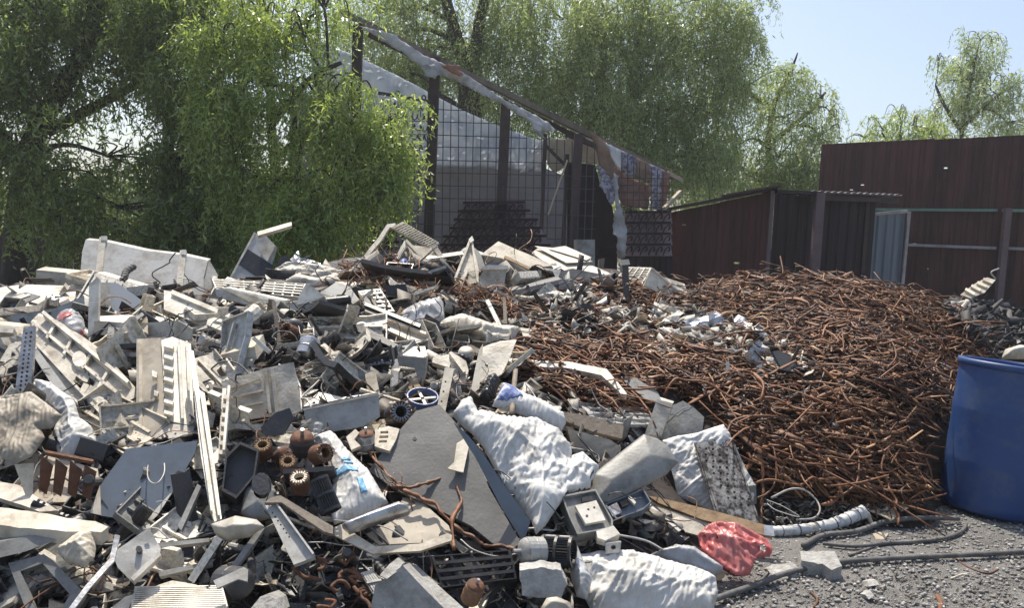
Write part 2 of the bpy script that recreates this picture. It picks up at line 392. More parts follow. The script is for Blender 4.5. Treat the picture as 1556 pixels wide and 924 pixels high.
def sheet(pts, pl, th=.004, dent=.004, holes=(), puff=0, wr=0, step=None, ex=None, seed=0, hfun=None, lift=0, rag=0, strain=0):
    """a solid sheet of real thickness whose outline is given in picture coordinates on plane pl"""
    P = np.array(pts, float)
    size = max(np.ptp(P[:, 0]), np.ptp(P[:, 1]))
    if step is None: step = max(6, size / 14) if not (puff or wr) else max(2.2, size / 85)
    b = resample(pts, step)
    if rag:
        b = [q + np.array((noise.noise((q[0] * .13, q[1] * .13, seed)), noise.noise((q[0] * .13, q[1] * .13, seed + 9)))) * rag for q in b]
    poly = [tuple(q) for q in b]
    hs = [[tuple(q) for q in resample(h, step)] for h in holes]
    V2 = list(poly); E = [(i, (i + 1) % len(poly)) for i in range(len(poly))]
    for h in hs:
        k = len(V2); V2 += h; E += [(k + i, k + (i + 1) % len(h)) for i in range(len(h))]
    gu, gv = np.meshgrid(np.arange(P[:, 0].min(), P[:, 0].max(), step), np.arange(P[:, 1].min(), P[:, 1].max(), step * .9))
    gu[1::2] += step / 2
    G = np.stack([gu.ravel(), gv.ravel()], 1) + np.random.default_rng(seed + 3).uniform(-.15, .15, (gu.size, 2)) * step
    G = G[inpoly(G, poly)]
    if len(G): G = G[edgedist(G, poly) > step * .45]
    for h in hs:
        if len(G): G = G[~inpoly(G, h) & (edgedist(G, h) > step * .4)]
    V2 += [tuple(g) for g in G]
    r = delaunay_2d_cdt([Vector(q) for q in V2], E, [], 0, 1e-4)
    Q = np.array([tuple(q) for q in r[0]]); T = np.array([f for f in r[2]])
    C = Q[T].mean(1); keep = inpoly(C, poly)
    for h in hs: keep &= ~inpoly(C, h)
    T = T[keep]
    W3 = pl.pt(Q[:, 0], Q[:, 1])
    fa = seed * 1.7
    FOLD = [(math.cos(fa), math.sin(fa), .75), (math.cos(fa + 1.1), math.sin(fa + 1.1), .5)]
    if hfun is None:
        rr = max(4.0, edgedist(C[keep], poly).max()) if len(T) else 4.0
        def hfun(Q, W3):
            h = np.zeros(len(Q))
            if puff:
                e = np.clip(edgedist(Q, poly) / rr, 0, 1); h += puff * np.sqrt(e) * np.where(inpoly(Q, poly), 1, 0)
            if dent or wr:
                for i, w in enumerate(W3):
                    x = Vector(w * 1.0) + Vector((seed * 3.7, seed, 0))
                    if dent: h[i] += dent * noise.noise(x * 3.0) + dent * .4 * noise.noise(x * 9)
                    if wr:
                        g = 0
                        for ca, sa, am0 in FOLD:
                            y = Vector((x[0] * ca + x[2] * sa + x[1] * .3, (x[2] * ca - x[0] * sa) * .26, x[1] * .2))
                            q = y + Vector((noise.noise(x * 3), noise.noise(x * 3 + Vector((5, 5, 5))), 0)) * .06
                            for fq, am in ((5, 1.0), (12, .42), (26, .16)): g += am0 * am * (.42 - min(1, abs(noise.noise(q * fq)) * 2.3) ** .75)
                        h[i] += wr * g
            return h
    h = hfun(Q, W3) + lift
    F3 = W3 + pl.n * h[:, None]
    if wr and strain and len(T):
        fx = np.zeros(len(Q), bool); fx[:len(poly)] = True
        for i_, h_ in enumerate(hs): fx[len(poly) + sum(len(z) for z in hs[:i_]):len(poly) + sum(len(z) for z in hs[:i_ + 1])] = True
        F3 = buckle(F3, T, fx, pl.n, strain, seed)
        dh = (F3 - W3) @ pl.n
        def hfun(Q2, W2, Q=Q, dh=dh):
            out = np.zeros(len(Q2))
            for i_, q_ in enumerate(np.asarray(Q2)):
                dd = ((Q - q_) ** 2).sum(1); k_ = np.argpartition(dd, 4)[:4]; w_ = 1 / (dd[k_] + .3); out[i_] = (dh[k_] * w_).sum() / w_.sum()
            return out
    back = np.asarray(ex, float) if ex is not None else -pl.n * th
    # orient triangles towards the viewer
    if len(T):
        t0 = F3[T[:, 1]] - F3[T[:, 0]]; t1 = F3[T[:, 2]] - F3[T[:, 0]]
        fl = (np.cross(t0, t1) @ pl.n) < 0
        T[fl] = T[fl][:, ::-1]
    nQ = len(Q)
    B3 = F3 + back
    V = np.vstack([F3, B3]); F = [tuple(t) for t in T] + [tuple(nQ + i for i in t[::-1]) for t in T]
    cnt = {}
    for t in T:
        for a, c in ((t[0], t[1]), (t[1], t[2]), (t[2], t[0])): cnt[(a, c)] = 1
    for (a, c) in list(cnt):
        if (c, a) not in cnt: F.append((c, a, a + nQ, c + nQ))
    used = np.unique(np.concatenate([np.array(f) for f in F])) if F else np.arange(0)
    rem = -np.ones(len(V), int); rem[used] = np.arange(len(used))
    return V[used], [tuple(int(rem[i]) for i in f) for f in F], hfun

# ------------------------------------------------------------------ ground and heap base
def structure(o): return tag(o, kind='structure')
gxs = np.concatenate([[-58, -40, -20], np.arange(-10, 10.1, .25), [20, 40, 58]])
gys = np.concatenate([[-18, -8], np.arange(0, 12.1, .25), [20, 40, 58]])
gv = [(x, y, (0.012 * noise.noise((x * 1.3, y * 1.3, 0)) + .006 * noise.noise((x * 5, y * 5, 2))) if abs(x) < 10 and 0 < y < 12 else 0) for x in gxs for y in gys]
ny = len(gys)
gf = [(i * ny + j, (i + 1) * ny + j, (i + 1) * ny + j + 1, i * ny + j + 1) for i in range(len(gxs) - 1) for j in range(ny - 1)]
structure(link(mesh('ground', gv, gf, 'ground', True, (0, 0, 0))))
hx, hy = np.arange(-7.6, 8.6, .1), np.arange(1.3, 11.6, .1)
HXX, HYY = np.meshgrid(hx, hy, indexing='ij')
hzz = hz(HXX, HYY, True)
hv = np.stack([HXX, HYY, hzz - .035], -1).reshape(-1, 3)
hv[:, 2] += np.array([.05 * noise.noise((p[0] * 2.5, p[1] * 2.5, 3)) + .03 * noise.noise((p[0] * 7, p[1] * 7, 1)) for p in hv]) * np.clip(hv[:, 2] * 5, 0, 1)
hn = len(hy)
hf = [(i * hn + j, (i + 1) * hn + j, (i + 1) * hn + j + 1, i * hn + j + 1) for i in range(len(hx) - 1) for j in range(hn - 1)
      if max(hzz[i, j], hzz[i + 1, j + 1], hzz[i + 1, j], hzz[i, j + 1]) > -.02]
structure(link(mesh('heap_terrain', hv, hf, 'mound', True, (0, 4, 0))))

# ------------------------------------------------------------------ corrugated sheds
def gpt(u, d):
    """ground plan position under pixel column u (at horizon height) at depth d"""
    p = at(u, HORI(u), d); return np.array((p[0], p[1]))
def corr_panel(A, B, za, zb, z0, holes, pitch=.19, dep=.022):
    """one sheet from plan point A to B; tops za, zb; holes = [(s along, z, half size)]"""
    A, B = np.array(A), np.array(B); L = np.linalg.norm(B - A); e = (B - A) / L
    nrm = np.array((e[1], -e[0]))
    if nrm @ (EYE[:2] - A) < 0: nrm = -nrm
    prof = []
    s = 0
    while s < L - 1e-6:
        for ds, h in ((0, 0), (.3, 0), (.42, 1), (.88, 1)):
            if s + ds * pitch < L: prof.append((s + ds * pitch, h * dep))
        s += pitch
    prof.append((L, 0))
    V, F = [], []
    for (s0, h0), (s1, h1) in zip(prof[:-1], prof[1:]):
        zs = [z0]
        cut = sorted((z, r) for (s, z, r) in holes if s0 <= s < s1)
        t0, t1 = za + (zb - za) * s0 / L, za + (zb - za) * s1 / L
        segs, cur = [], z0
        for z, r in cut:
            if cur < z - r < z + r < min(t0, t1): segs.append((cur, z - r)); cur = z + r
        segs.append((cur, None))
        for a, b in segs:
            k = len(V)
            p0, p1 = A + e * s0 + nrm * h0, A + e * s1 + nrm * h1
            V += [(p0[0], p0[1], a), (p1[0], p1[1], a), (p1[0], p1[1], b if b else t1), (p0[0], p0[1], b if b else t0)]
            F.append((k, k + 1, k + 2, k + 3))
    return V, F
def corr_wall(parent, A, B, za, zb, z0, m, nh, width=1.05, seed=1, part='sheet'):
    A, B = np.array(A), np.array(B); L = np.linalg.norm(B - A); e = (B - A) / L
    nrm = np.array((e[1], -e[0])); nrm = nrm if nrm @ (EYE[:2] - A) > 0 else -nrm
    k = max(1, round(L / width)); rr = random.Random(seed)
    for i in range(k):
        a, b = i / k, (i + 1) / k
        o = nrm * (.004 * (i % 2))
        top0, top1 = za + (zb - za) * a, za + (zb - za) * b
        hs = [(rr.uniform(.05, L / k - .05), rr.uniform(z0 + .7, min(top0, top1) - .15), rr.choice((.006, .008, .01, .013))) for _ in range(nh)]
        j = rr.uniform(-.015, .02)
        link(mesh(part, *corr_panel(A + e * L * a + o, A + e * L * b + o, top0 + j, top1 + j, z0, hs), m), parent)
def post_at(u, d, vtop, w, m, name='post', parent=None, h2=None, v_lean=0):
    x, y = gpt(u, d); zt = at(u, vtop, d)[2]
    o = mesh(name, *beam((x, y, -.05), (x + v_lean, y, zt), w, w * .8, (0, 1, 0)), m)
    return link(o, parent)
def top(u, v, d): return at(u, v, d)[2]

# big wall at right
A, B = gpt(1237, 15.6), gpt(1700, 13.4)
bw = empty('corrugated_wall', (A[0], A[1], 0), 'tall maroon corrugated metal wall with green and pale rails behind the rusty heap', 'wall')
corr_wall(bw, A, B, top(1237, 221, 15.6), top(1700, 198, 13.4), 0, 'maroon', 2, seed=5)
def on_line(A, B, u):
    r = rays(u, HORI(u)); e = B - A
    M2 = np.array([[r[0], -e[0]], [r[1], -e[1]]]); t, s = np.linalg.solve(M2, A - EYE[:2]); return t
for (u0, v0, u1, v1, m) in ((1300, 318, 1516, 319.5, 'green'), (1523, 319.5, 1640, 321, 'green'), (1376, 372, 1514, 377, 'palerail'), (1522, 377, 1640, 381, 'palerail')):
    a, b = at(u0, v0, on_line(A, B, u0) - .09), at(u1, v1, on_line(A, B, u1) - .09)
    link(mesh('rail', *beam(a, b, .05, .05), m), bw)
for u, vt in ((1523, 316),):
    d = on_line(A, B, u) - .16
    post_at(u, d, vt, .11, 'mauve', 'post', bw, v_lean=.02)
# low shed, left sloping wall, dark recess, awning
A1, B1 = gpt(1017, 12.6), gpt(1168, 11.9)
sh = empty('low_shed', (A1[0], A1[1], 0), 'low dark shed of maroon corrugated sheets with a sloping roof beside the tall wall', 'shed')
zt = top(1017, 322, 12.6), top(1170, 292, 11.9)
corr_wall(sh, A1, B1, zt[0], zt[1], 0, 'maroon', 2, width=.9, seed=8)
C1, D1 = gpt(1172, 12.6), gpt(1325, 13.2)
corr_wall(sh, C1, D1, top(1172, 290, 12.6), top(1325, 294, 13.2), 0, 'darksheet', 1, width=.9, seed=9)
link(mesh('roof_edge', *beam(at(1000, 321, 12.6), at(1182, 286, 11.85), .22, .035), 'post'), sh)
link(mesh('roof_board', *beam(at(1096, 299, 12.0), at(1184, 283, 11.8), .5, .03), 'post'), sh)
link(mesh('eave', *beam(at(1170, 291, 11.85), at(1240, 294, 12.3), .3, .05), 'darksheet'), sh)
post_at(1168, 11.84, 290, .055, 'mauve', 'post', sh)
post_at(1240, 12.2, 293, .13, 'mauve', 'post', sh)
post_at(1313, 13.1, 297, .06, 'post', 'post', sh)
# corrugated awning: pale colour stands in for sun through its ribs
aw = empty('awning', tuple(at(1300, 296, 12.6)), 'thin corrugated awning sheet with wavy bright edge above the blue door', 'awning')
p0, p1 = at(1236, 292, 12.2), at(1371, 297.5, 13.0)
V, F = [], []
nseg = 60
bk = np.array((-.12, .5, -.06))
for i in range(nseg + 1):
    t = i / nseg; w = .018 * math.sin(t * 14 * 2 * math.pi)
    q = p0 + (p1 - p0) * t
    for e, hh in ((0, 0), (1, 0), (1, -.006), (0, -.006)): V.append(q + bk * e + np.array((0, 0, w + hh + .02)))
for i in range(nseg):
    for j in range(4): F.append((i * 4 + j, i * 4 + (j + 1) % 4, i * 4 + 4 + (j + 1) % 4, i * 4 + 4 + j))
link(mesh('corrugated_sheet', V, F, 'palerail', True), aw)
link(mesh('beam', *beam(p0 + np.array((0, .15, -.07)), p1 + np.array((0, .15, -.07)), .08, .08), 'post'), aw)
# blue door
A2, B2 = gpt(1311, 13.6), gpt(1371, 13.95)
dr = empty('blue_door', (A2[0], A2[1], 0), 'blue grey corrugated metal door with pale frame beside the tall maroon wall', 'door')
link(mesh('panel', *corr_panel(A2, B2, top(1311, 327, 13.6), top(1371, 322, 13.95), 0.02, [], .2, .03), 'bluedoor'), dr)
post_at(1374, 13.85, 321, .05, 'palerail', 'frame', dr, v_lean=.03)
link(mesh('frame', *beam(at(1330, 325, 13.5), at(1378, 321, 13.8), .04, .05), 'palerail'), dr)

# ------------------------------------------------------------------ fence, lean-to and tarps (about 12 m away)
DF = 12.0
def poly3(pts, d, n=(0, -1, .02), **k):
    pl = Plane(at(pts[0][0], pts[0][1], d), n)
    return sheet(pts, pl, **k)[:2]
gw = tag(link(mesh('gray_wall', *poly3([(440, 130), (560, 190), (700, 205), (866, 270), (866, 440), (440, 440)], 14.0, th=.12, dent=.01), 'wall')),
         'plain grey wall behind the wire mesh under the blue white tarp', 'wall')
wt = tag(link(mesh('plastic_tarp', *poly3([(470, 55), (545, 86), (600, 112), (700, 166), (760, 192), (822, 214), (815, 236), (826, 262), (790, 258), (655, 254), (600, 215), (480, 190)], 13.5, th=.004, wr=.06, dent=.05, step=6), 'sheet', True)),
         'pale blue white plastic tarp hung behind the wire mesh fence', 'tarp')
tag(link(mesh('tied_tarp_end', *poly3([(822, 212), (832, 218), (826, 250), (800, 262), (788, 263), (806, 243), (812, 226)], 12.9, th=.004, wr=.08, step=4), 'sheet', True)), 'bunched white tarp corner tied at the thin dark post', 'tarp')
ln = empty('lean_to', (gpt(760, DF)[0], gpt(760, DF)[1], 0), 'wooden lean-to frame with brown posts and a long sloping eave beam', 'lean-to')
for u, vt, w, nm in ((535, 45, .14, 'post'), (651, 92, .15, 'post'), (759, 158, .15, 'post'), (870, 205, .13, 'post')):
    post_at(u, DF + .1, vt, w, 'post', nm, ln, v_lean=.02)
link(mesh('eave_beam', *beam(at(520, 18, DF - .2), at(1024, 268, DF + .6), .13, .08), 'wood'), ln)
link(mesh('eave_batten', *beam(at(560, 52, DF + .1), at(905, 222, DF + .5), .07, .07), 'post'), ln)
link(mesh('rafter_end', *beam(at(1014, 262, DF + .5), at(1037, 274, DF + .55), .05, .06), 'card'), ln)
link(mesh('brace', *beam(at(905, 222, DF + .1), at(860, 204, DF + .1), .09, .06), 'post'), ln)
for u, vt in ((822, 205), (856, 235)): post_at(u, DF + .3, vt, .06, 'post', 'post', ln)
link(mesh('brace', *beam(at(830, 222, DF + .2), at(860, 252, DF + .2), .05, .05), 'post'), ln)
mk = lambda nm, pts, d, m, lab, cat='cloth', wr=.05: tag(link(mesh(nm, *poly3(pts, d, th=.004, wr=wr, dent=.03, step=4, rag=3), m, True)), lab, cat)
mk('torn_cover', [(545, 38), (600, 52), (636, 78), (700, 108), (770, 152), (830, 182), (845, 196), (826, 200), (800, 182), (770, 162), (742, 148), (700, 126), (655, 106), (632, 98), (610, 78), (575, 58)], DF - .3, 'ragw', 'torn grey white plastic cover draped along the upper eave beam', 'cover')
mk('tarp_strip', [(796, 172), (826, 190), (822, 200), (830, 210), (818, 208), (806, 188)], DF - .35, 'sheet', 'small pale tarp strip dangling from the eave beam middle', 'tarp')
mk('knotted_rag', [(640, 98), (660, 96), (668, 112), (660, 120), (648, 118)], DF - .32, 'ragw', 'grey rag knotted at the top of the second brown post', 'rag')
mk('red_rag', [(668, 97), (702, 100), (696, 106), (704, 112), (698, 116), (682, 108)], DF - .36, 'ragr', 'small faded red rag caught under the eave beam', 'rag')
bn = empty('torn_banner', tuple(at(960, 250, DF)), 'torn printed banner of brown white and lilac strips hanging from the lower eave', 'banner')
for pts, m in (([(898, 200), (920, 216), (934, 250), (936, 276), (918, 264), (908, 240)], 'ragb'), ([(920, 216), (945, 228), (944, 262), (934, 250)], 'sheet'),
               ([(945, 228), (968, 238), (967, 270), (944, 262)], 'ragp'), ([(968, 238), (990, 249), (989, 278), (967, 270)], 'ragb'),
               ([(989, 249), (1006, 257), (1004, 318), (989, 318)], 'ragp'), ([(1006, 257), (1019, 264), (1012, 318), (1004, 318)], 'ragr')):
    link(mesh('strip', *poly3(pts, DF + .1, th=.003, wr=.05, dent=.03, step=4, rag=2), m, True), bn)
mk('red_cloth', [(934, 252), (950, 264), (966, 273), (988, 281), (990, 290), (984, 318), (946, 312), (938, 290)], DF + .14, 'ragr', 'faded red cloth sagging below the printed banner', 'cloth', .08)
mk('patterned_rag', [(908, 246), (922, 266), (937, 270), (940, 288), (930, 312), (922, 300), (912, 282)], DF - .05, 'ragp', 'grey patterned rag hanging left of the red cloth', 'rag', .06)
mk('white_rag', [(934, 262), (941, 266), (940, 300), (948, 328), (954, 348), (950, 392), (938, 392), (938, 362), (931, 356), (935, 320)], DF - .1, 'ragw', 'long twisted white rag hanging down to the heap', 'rag', .08)
mk('beige_sheet', [(828, 212), (906, 210), (908, 250), (880, 246), (840, 262), (828, 240)], DF + .7, 'card', 'beige board glimpsed behind the bars beside the tied tarp', 'board', .0)
dk = tag(link(mesh('dark_sheet', *poly3([(862, 246), (904, 250), (912, 280), (930, 312), (938, 350), (938, 430), (862, 430)], DF + .35, th=.02, dent=.03), 'darksheet')), 'black sheet closing the doorway of the lean-to', 'sheet')
tag(link(mesh('gray_box', *poly3([(874, 364), (904, 364), (904, 420), (874, 420)], 11.2, th=.3, dent=.0), 'bluegray')), 'plain grey metal box standing before the black sheet', 'box')
tag(link(mesh('pale_stick', *beam(at(1009, 317, DF - .2), at(1034, 291, DF + .2), .05, .05), 'card')), 'short pale stick leaning between the banner and the shed roof', 'stick')
tag(link(mesh('thin_pale_stick', *beam(at(833, 326, DF - .05), at(862, 243, DF - .05), .022, .022), 'card')), 'thin pale stick leaning on the bars left of the black doorway', 'stick')
# welded wire mesh: many thin wires, one part of each fence
wf = empty('wire_fence', tuple(at(740, 330, DF)), 'black welded wire mesh fence between the brown posts', 'fence')
mb = MB()
topv = lambda u: 100 + (u - 580) * .47 if u < 822 else 205 + (u - 822) * .2
for i, u in enumerate(np.arange(582, 906, 11.5)):
    vt = max(topv(u), 150 if u < 650 else 0)
    a, b = at(u, vt, DF), at(u - 3 + R.uniform(-2.5, 2.5), 372, DF + R.uniform(-.04, .04)); mb.add(*beam(a, b, .014, .014, (0, 1, 0)))
for v in np.arange(165, 372, 19.5):
    u0 = max(582, 650 + (v - 160) / .47 * 1.0) if v < 215 else 560
    u0 = 582 if v > 165 else 600
    u1 = min(905, 580 + (v - 100) / .47)
    if u1 > u0: mb.add(*beam(at(u0, v - 2, DF + .012), at(u1, v + (u1 - u0) * .015 + R.uniform(-3, 3), DF + .012), .012, .012))
o = link(mesh('mesh_wires', mb.v, mb.f, 'dark'), wf); o['kind'] = 'stuff'
link(mesh('top_rail', *beam(at(575, 141, DF), at(652, 154, DF), .045, .045), 'dark'), wf)
mb = MB()
for r in range(6):
    for c in range(7):
        u, v = 585 + c * 10 + (r % 2) * 5, 152 + r * 15 + c * 1.5
        mb.add(*tube([at(u - 5, v, DF - .01), at(u - 3.4, v + 6, DF - .01), at(u, v + 9, DF - .01), at(u + 3.4, v + 6, DF - .01), at(u + 5, v, DF - .01)], .012, 4))
o = link(mesh('scallops', mb.v, mb.f, 'dark'), wf); o['kind'] = 'stuff'
for u, v in ((604, 141), (644, 148)):
    link(mesh('ring', *tube([at(u + 3 * math.cos(t), v + 3.5 * math.sin(t), DF) for t in np.linspace(0, 6.28, 10)], .014, 4), 'dark'), wf)
wf2 = empty('wire_screen', tuple(at(975, 300, DF)), 'black wire screen in front of the torn printed banner', 'screen'); mb = MB()
for u in np.arange(945, 1020, 9): mb.add(*beam(at(u, 232 + (u - 945) * .5, DF + .02), at(u - 1, 325, DF + .02), .013, .013, (0, 1, 0)))
for v in np.arange(270, 325, 11): mb.add(*beam(at(938, v, DF + .03), at(1019, v + 1.5, DF + .03), .012, .012))
o = link(mesh('mesh_wires', mb.v, mb.f, 'dark'), wf2); o['kind'] = 'stuff'
# ornamental iron fence sections with scrolls
def scroll_fence(u0, u1, v0, v1, label, narrow=0, rows=5, d=DF - .15):
    """rows of iron scrolls on dull backing boards, the upper rows narrower and unevenly stacked"""
    f = empty('scroll_fence', tuple(at((u0 + u1) / 2, v1, d)), label, 'fence')
    h = (v1 - v0) / rows; mb = MB(); rs = random.Random(int(u0))
    for r in range(rows):
        k = narrow * (1 - r / max(1, rows - 1))
        a = u0 + (u1 - u0) * k * .5 + rs.uniform(-4, 4) * (narrow > 0); b = u1 - (u1 - u0) * k * .5 + rs.uniform(-5, 5) * (narrow > 0)
        v = v0 + h * r; dd = d + .05 * (rows - r) / rows; sl = rs.uniform(-1.5, 2) * (narrow > 0)
        link(mesh('backing_board', *poly3([(a, v), (b, v + sl), (b + 3, v + h + 1 + sl), (a - 3, v + h + 1)], dd + .12, th=.02, dent=.01), 'scrollback'), f)
        link(mesh('bar', *beam(at(a, v, dd), at(b, v + sl, dd), .04, .04), 'darksheet'), f)
        for u in np.arange(a, b - 8, 11.5):
            e = rs.uniform(-1, 1)
            pts = [(u + e, v + h), (u + 2 + e, v + h * .6), (u + 6, v + h * .3), (u + 9.5, v + h * .22 + e), (u + 10, v + h * .55), (u + 7.5, v + h * .6)]
            mb.add(*tube(smooth_path([at(p, q, dd) for p, q in pts], 2), .013, 4))
    o = link(mesh('scrollwork', mb.v, mb.f, 'darksheet'), f); o['kind'] = 'stuff'
scroll_fence(668, 838, 308, 385, 'stepped stack of dark iron scroll rows behind the white slabs', .42, 6)
scroll_fence(512, 606, 322, 385, 'dark iron scroll fence partly under the bright willow branches', .5, 4)
scroll_fence(950, 1019, 322, 388, 'dark iron scroll fence beside the hanging white rag and the shed', 0, 4, DF + .1)
pk = empty('picket_screen', tuple(at(985, 400, DF)), 'row of dark upright metal pickets below the scroll fence near the shed', 'screen')
link(mesh('backing_board', *poly3([(948, 386), (1022, 386), (1022, 450), (948, 450)], DF + .3, th=.02, dent=0), 'darksheet'), pk)  # dark board added to block the bright ground behind the pickets
for u in np.arange(953, 1018, 9): link(mesh('picket', *beam(at(u, 392, DF - .1), at(u, 440, DF - .1), .05, .03, (0, 1, 0)), 'darksheet'), pk)
# climbing stem of the willow on the fence
# dark board fence behind the left trees
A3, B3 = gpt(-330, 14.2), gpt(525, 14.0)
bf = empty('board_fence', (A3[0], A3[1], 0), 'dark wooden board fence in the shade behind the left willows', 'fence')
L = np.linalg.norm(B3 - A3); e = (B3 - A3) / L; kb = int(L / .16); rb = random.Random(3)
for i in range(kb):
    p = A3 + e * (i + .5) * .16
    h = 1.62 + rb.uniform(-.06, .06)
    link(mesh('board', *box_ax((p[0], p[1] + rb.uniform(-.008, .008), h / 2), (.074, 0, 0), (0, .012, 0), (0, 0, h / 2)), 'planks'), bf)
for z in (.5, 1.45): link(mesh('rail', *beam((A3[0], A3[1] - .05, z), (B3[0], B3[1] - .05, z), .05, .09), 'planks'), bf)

# ------------------------------------------------------------------ trees
LAST = {}
def leaves(clumps, rng, leaf, step, slen, droop=1.0, dens=1.0):
    P, D, L0, SP = [], [], [], []
    TV = []
    for (u, v, d, ru, rv, ns) in clumps:
        c = at(u, v, d); rx, rz = ru * d / FPX, rv * d / FPX; ry = .5 * (rx + rz) * .9
        n = int(ns * dens)
        q = rng.normal(size=(n, 3)); q /= np.linalg.norm(q, axis=1)[:, None]
        q *= (rng.uniform(.15, 1, n) ** .45)[:, None]
        s = c + q * np.array((rx, ry, rz)) + np.array((0, 0, rz * .12))
        nk = 9; kc = rng.normal(size=(nk, 3)) * np.array((rx, ry, rz)) * .62 + c
        pick = rng.integers(nk, size=n)
        s = np.where((rng.random(n) < .72)[:, None], kc[pick] + (s - c) * .38, s)
        out = q * np.array((1, 1, .3)); out /= np.linalg.norm(out, axis=1)[:, None] + 1e-6
        Ls = slen * rng.uniform(.35, 1.1, n)
        m = int(slen * 1.1 / step) + 1
        ph = rng.uniform(0, 6.28, (n, 2)); fr = rng.uniform(5, 11, n)
        TW = []
        for k in range(m):
            t = k * step
            ok = t < Ls
            tt = t / slen
            o = out * (t * (1 - .7 * tt))[..., None] * .55 if np.ndim(t) else out * t * (1 - .7 * min(tt, 1)) * .55
            p = s + o
            p[:, 2] -= droop * (t * .55 + t * t / slen * .4)
            p[:, 0] += .035 * np.sin(t * fr + ph[:, 0]); p[:, 1] += .035 * np.sin(t * fr + ph[:, 1])
            TW.append((p, ok)); P.append(p[ok]); L0.append(np.full(ok.sum(), k)); SP.append(np.flatnonzero(ok))
        sel = rng.random(n) < .3; wd = rng.normal(size=(n, 3)) * np.array((1, 1, .1)); wd *= (.0028 * d / 10) / np.linalg.norm(wd, axis=1)[:, None]
        for (pa, oa), (pb, ob) in zip(TW[:-1], TW[1:]):
            g_ = sel & oa & ob; TV.append(np.stack([pa[g_] - wd[g_], pa[g_] + wd[g_], pb[g_] + wd[g_] * .8, pb[g_] - wd[g_] * .8], 1))
    LAST['twigs'] = np.concatenate(TV).reshape(-1, 3)
    P = np.concatenate(P)
    n = len(P)
    dirn = rng.normal(size=(n, 3)) * np.array((.75, .75, .45)) + np.array((0, 0, -.75 * droop))
    dirn /= np.linalg.norm(dirn, axis=1)[:, None]
    side = np.cross(dirn, rng.normal(size=(n, 3))); side /= np.linalg.norm(side, axis=1)[:, None]
    nrm = np.cross(dirn, side)
    l = leaf * rng.uniform(.6, 1.75, n)[:, None]; w = l * rng.uniform(.085, .15, n)[:, None]
    P = P + rng.normal(size=(n, 3)) * .02
    bend = nrm * l * rng.uniform(-.25, .25, n)[:, None]
    v = np.stack([P, P + dirn * l * .5 + side * w + bend, P + dirn * l - bend * .6, P + dirn * l * .5 - side * w + bend], 1).reshape(-1, 3)
    f = np.arange(4 * n).reshape(n, 4)
    return v, f
def tree(label, trunks, clumps, lm, seed, leaf=.085, step=.05, slen=.9, droop=1.0, dens=1.0, group=None, name='willow_tree', trig=True):
    rng = np.random.default_rng(seed); rr = random.Random(seed)
    base = at(*trunks[0][0][0])
    root = empty(name, (base[0], base[1], 0), label, 'tree', group)
    tb = MB()
    ends = []
    for path, r0, r1 in trunks:
        P = np.array([at(*q) for q in path])
        if path is trunks[0][0]: P = np.vstack([(P[0][0], P[0][1], -.1), P]) if P[0][2] > .05 else P
        P = smooth_path(P, 5)
        P[1:] += np.array([[noise.noise(p * 1.7) * .06, noise.noise(p * 1.7 + 7) * .06, 0] for p in P[1:]])
        rad = np.linspace(r0, r1, len(P)); tb.add(*tube(P, rad, 9))
        ends += [(p, r) for p, r in zip(P[len(P) // 3:], rad[len(P) // 3:])]
    link(mesh('trunk', tb.v, tb.f, 'bark', True, (base[0], base[1], 0)), root)
    bb = MB()
    E = np.array([e[0] for e in ends])
    for (u, v, d, ru, rv, ns) in clumps:
        c = at(u, v, d); i = int(np.argmin(np.linalg.norm(E - c, axis=1) + np.maximum(0, E[:, 2] - c[2]) * .5)); a = E[i]
        mid = (a + c) / 2 + np.array((rr.uniform(-.2, .2), rr.uniform(-.2, .2), .15 * np.linalg.norm(c - a)))
        r0 = min(ends[i][1] * .6, .02 + .02 * np.linalg.norm(c - a))
        bb.add(*tube(smooth_path([a, mid, c], 4), np.linspace(r0, .014, 9), 6))
        for _ in range(4):
            q = c + np.array((rr.uniform(-1, 1) * ru, rr.uniform(-.8, .8) * ru, rr.uniform(-.3, 1) * rv)) * d / FPX * .9
            bb.add(*tube(smooth_path([mid * .4 + c * .6, (c + q) / 2 + np.array((0, 0, .12)), q, q + np.array((rr.uniform(-.1, .1), 0, -.35))], 3), np.linspace(.016, .005, 10), 5))
    link(mesh('branches', bb.v, bb.f, 'bark', True, (base[0], base[1], 0)), root)['kind'] = 'stuff'
    v, f = leaves(clumps, rng, leaf, step, slen, droop, dens)
    twigs = (LAST['twigs'], np.arange(len(LAST['twigs'])).reshape(-1, 4))
    if twigs is not None: link(mesh('twigs', twigs[0], twigs[1], 'bark', False, (base[0], base[1], 0)), root)['kind'] = 'stuff'
    o = mesh('crown', v, f, lm, False, (base[0], base[1], 0)); link(o, root)
    return root
GT = 'willows behind the heap'
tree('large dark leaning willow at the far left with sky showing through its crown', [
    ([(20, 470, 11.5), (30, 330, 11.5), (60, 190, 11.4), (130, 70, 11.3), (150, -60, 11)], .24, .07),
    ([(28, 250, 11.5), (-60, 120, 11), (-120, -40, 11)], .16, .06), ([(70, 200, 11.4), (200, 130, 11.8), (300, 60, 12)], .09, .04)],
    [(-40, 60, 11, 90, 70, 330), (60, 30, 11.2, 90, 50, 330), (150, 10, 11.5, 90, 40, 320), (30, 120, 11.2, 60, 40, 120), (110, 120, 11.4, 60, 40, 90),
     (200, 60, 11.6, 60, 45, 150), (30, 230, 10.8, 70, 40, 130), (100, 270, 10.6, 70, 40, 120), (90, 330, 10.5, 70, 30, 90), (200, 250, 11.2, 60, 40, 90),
     (215, 330, 10.6, 60, 35, 90), (60, -60, 11.3, 130, 50, 300), (-100, 200, 11, 80, 90, 250)], 'leaf2', 3, step=.045, slen=1.0, dens=1.35)
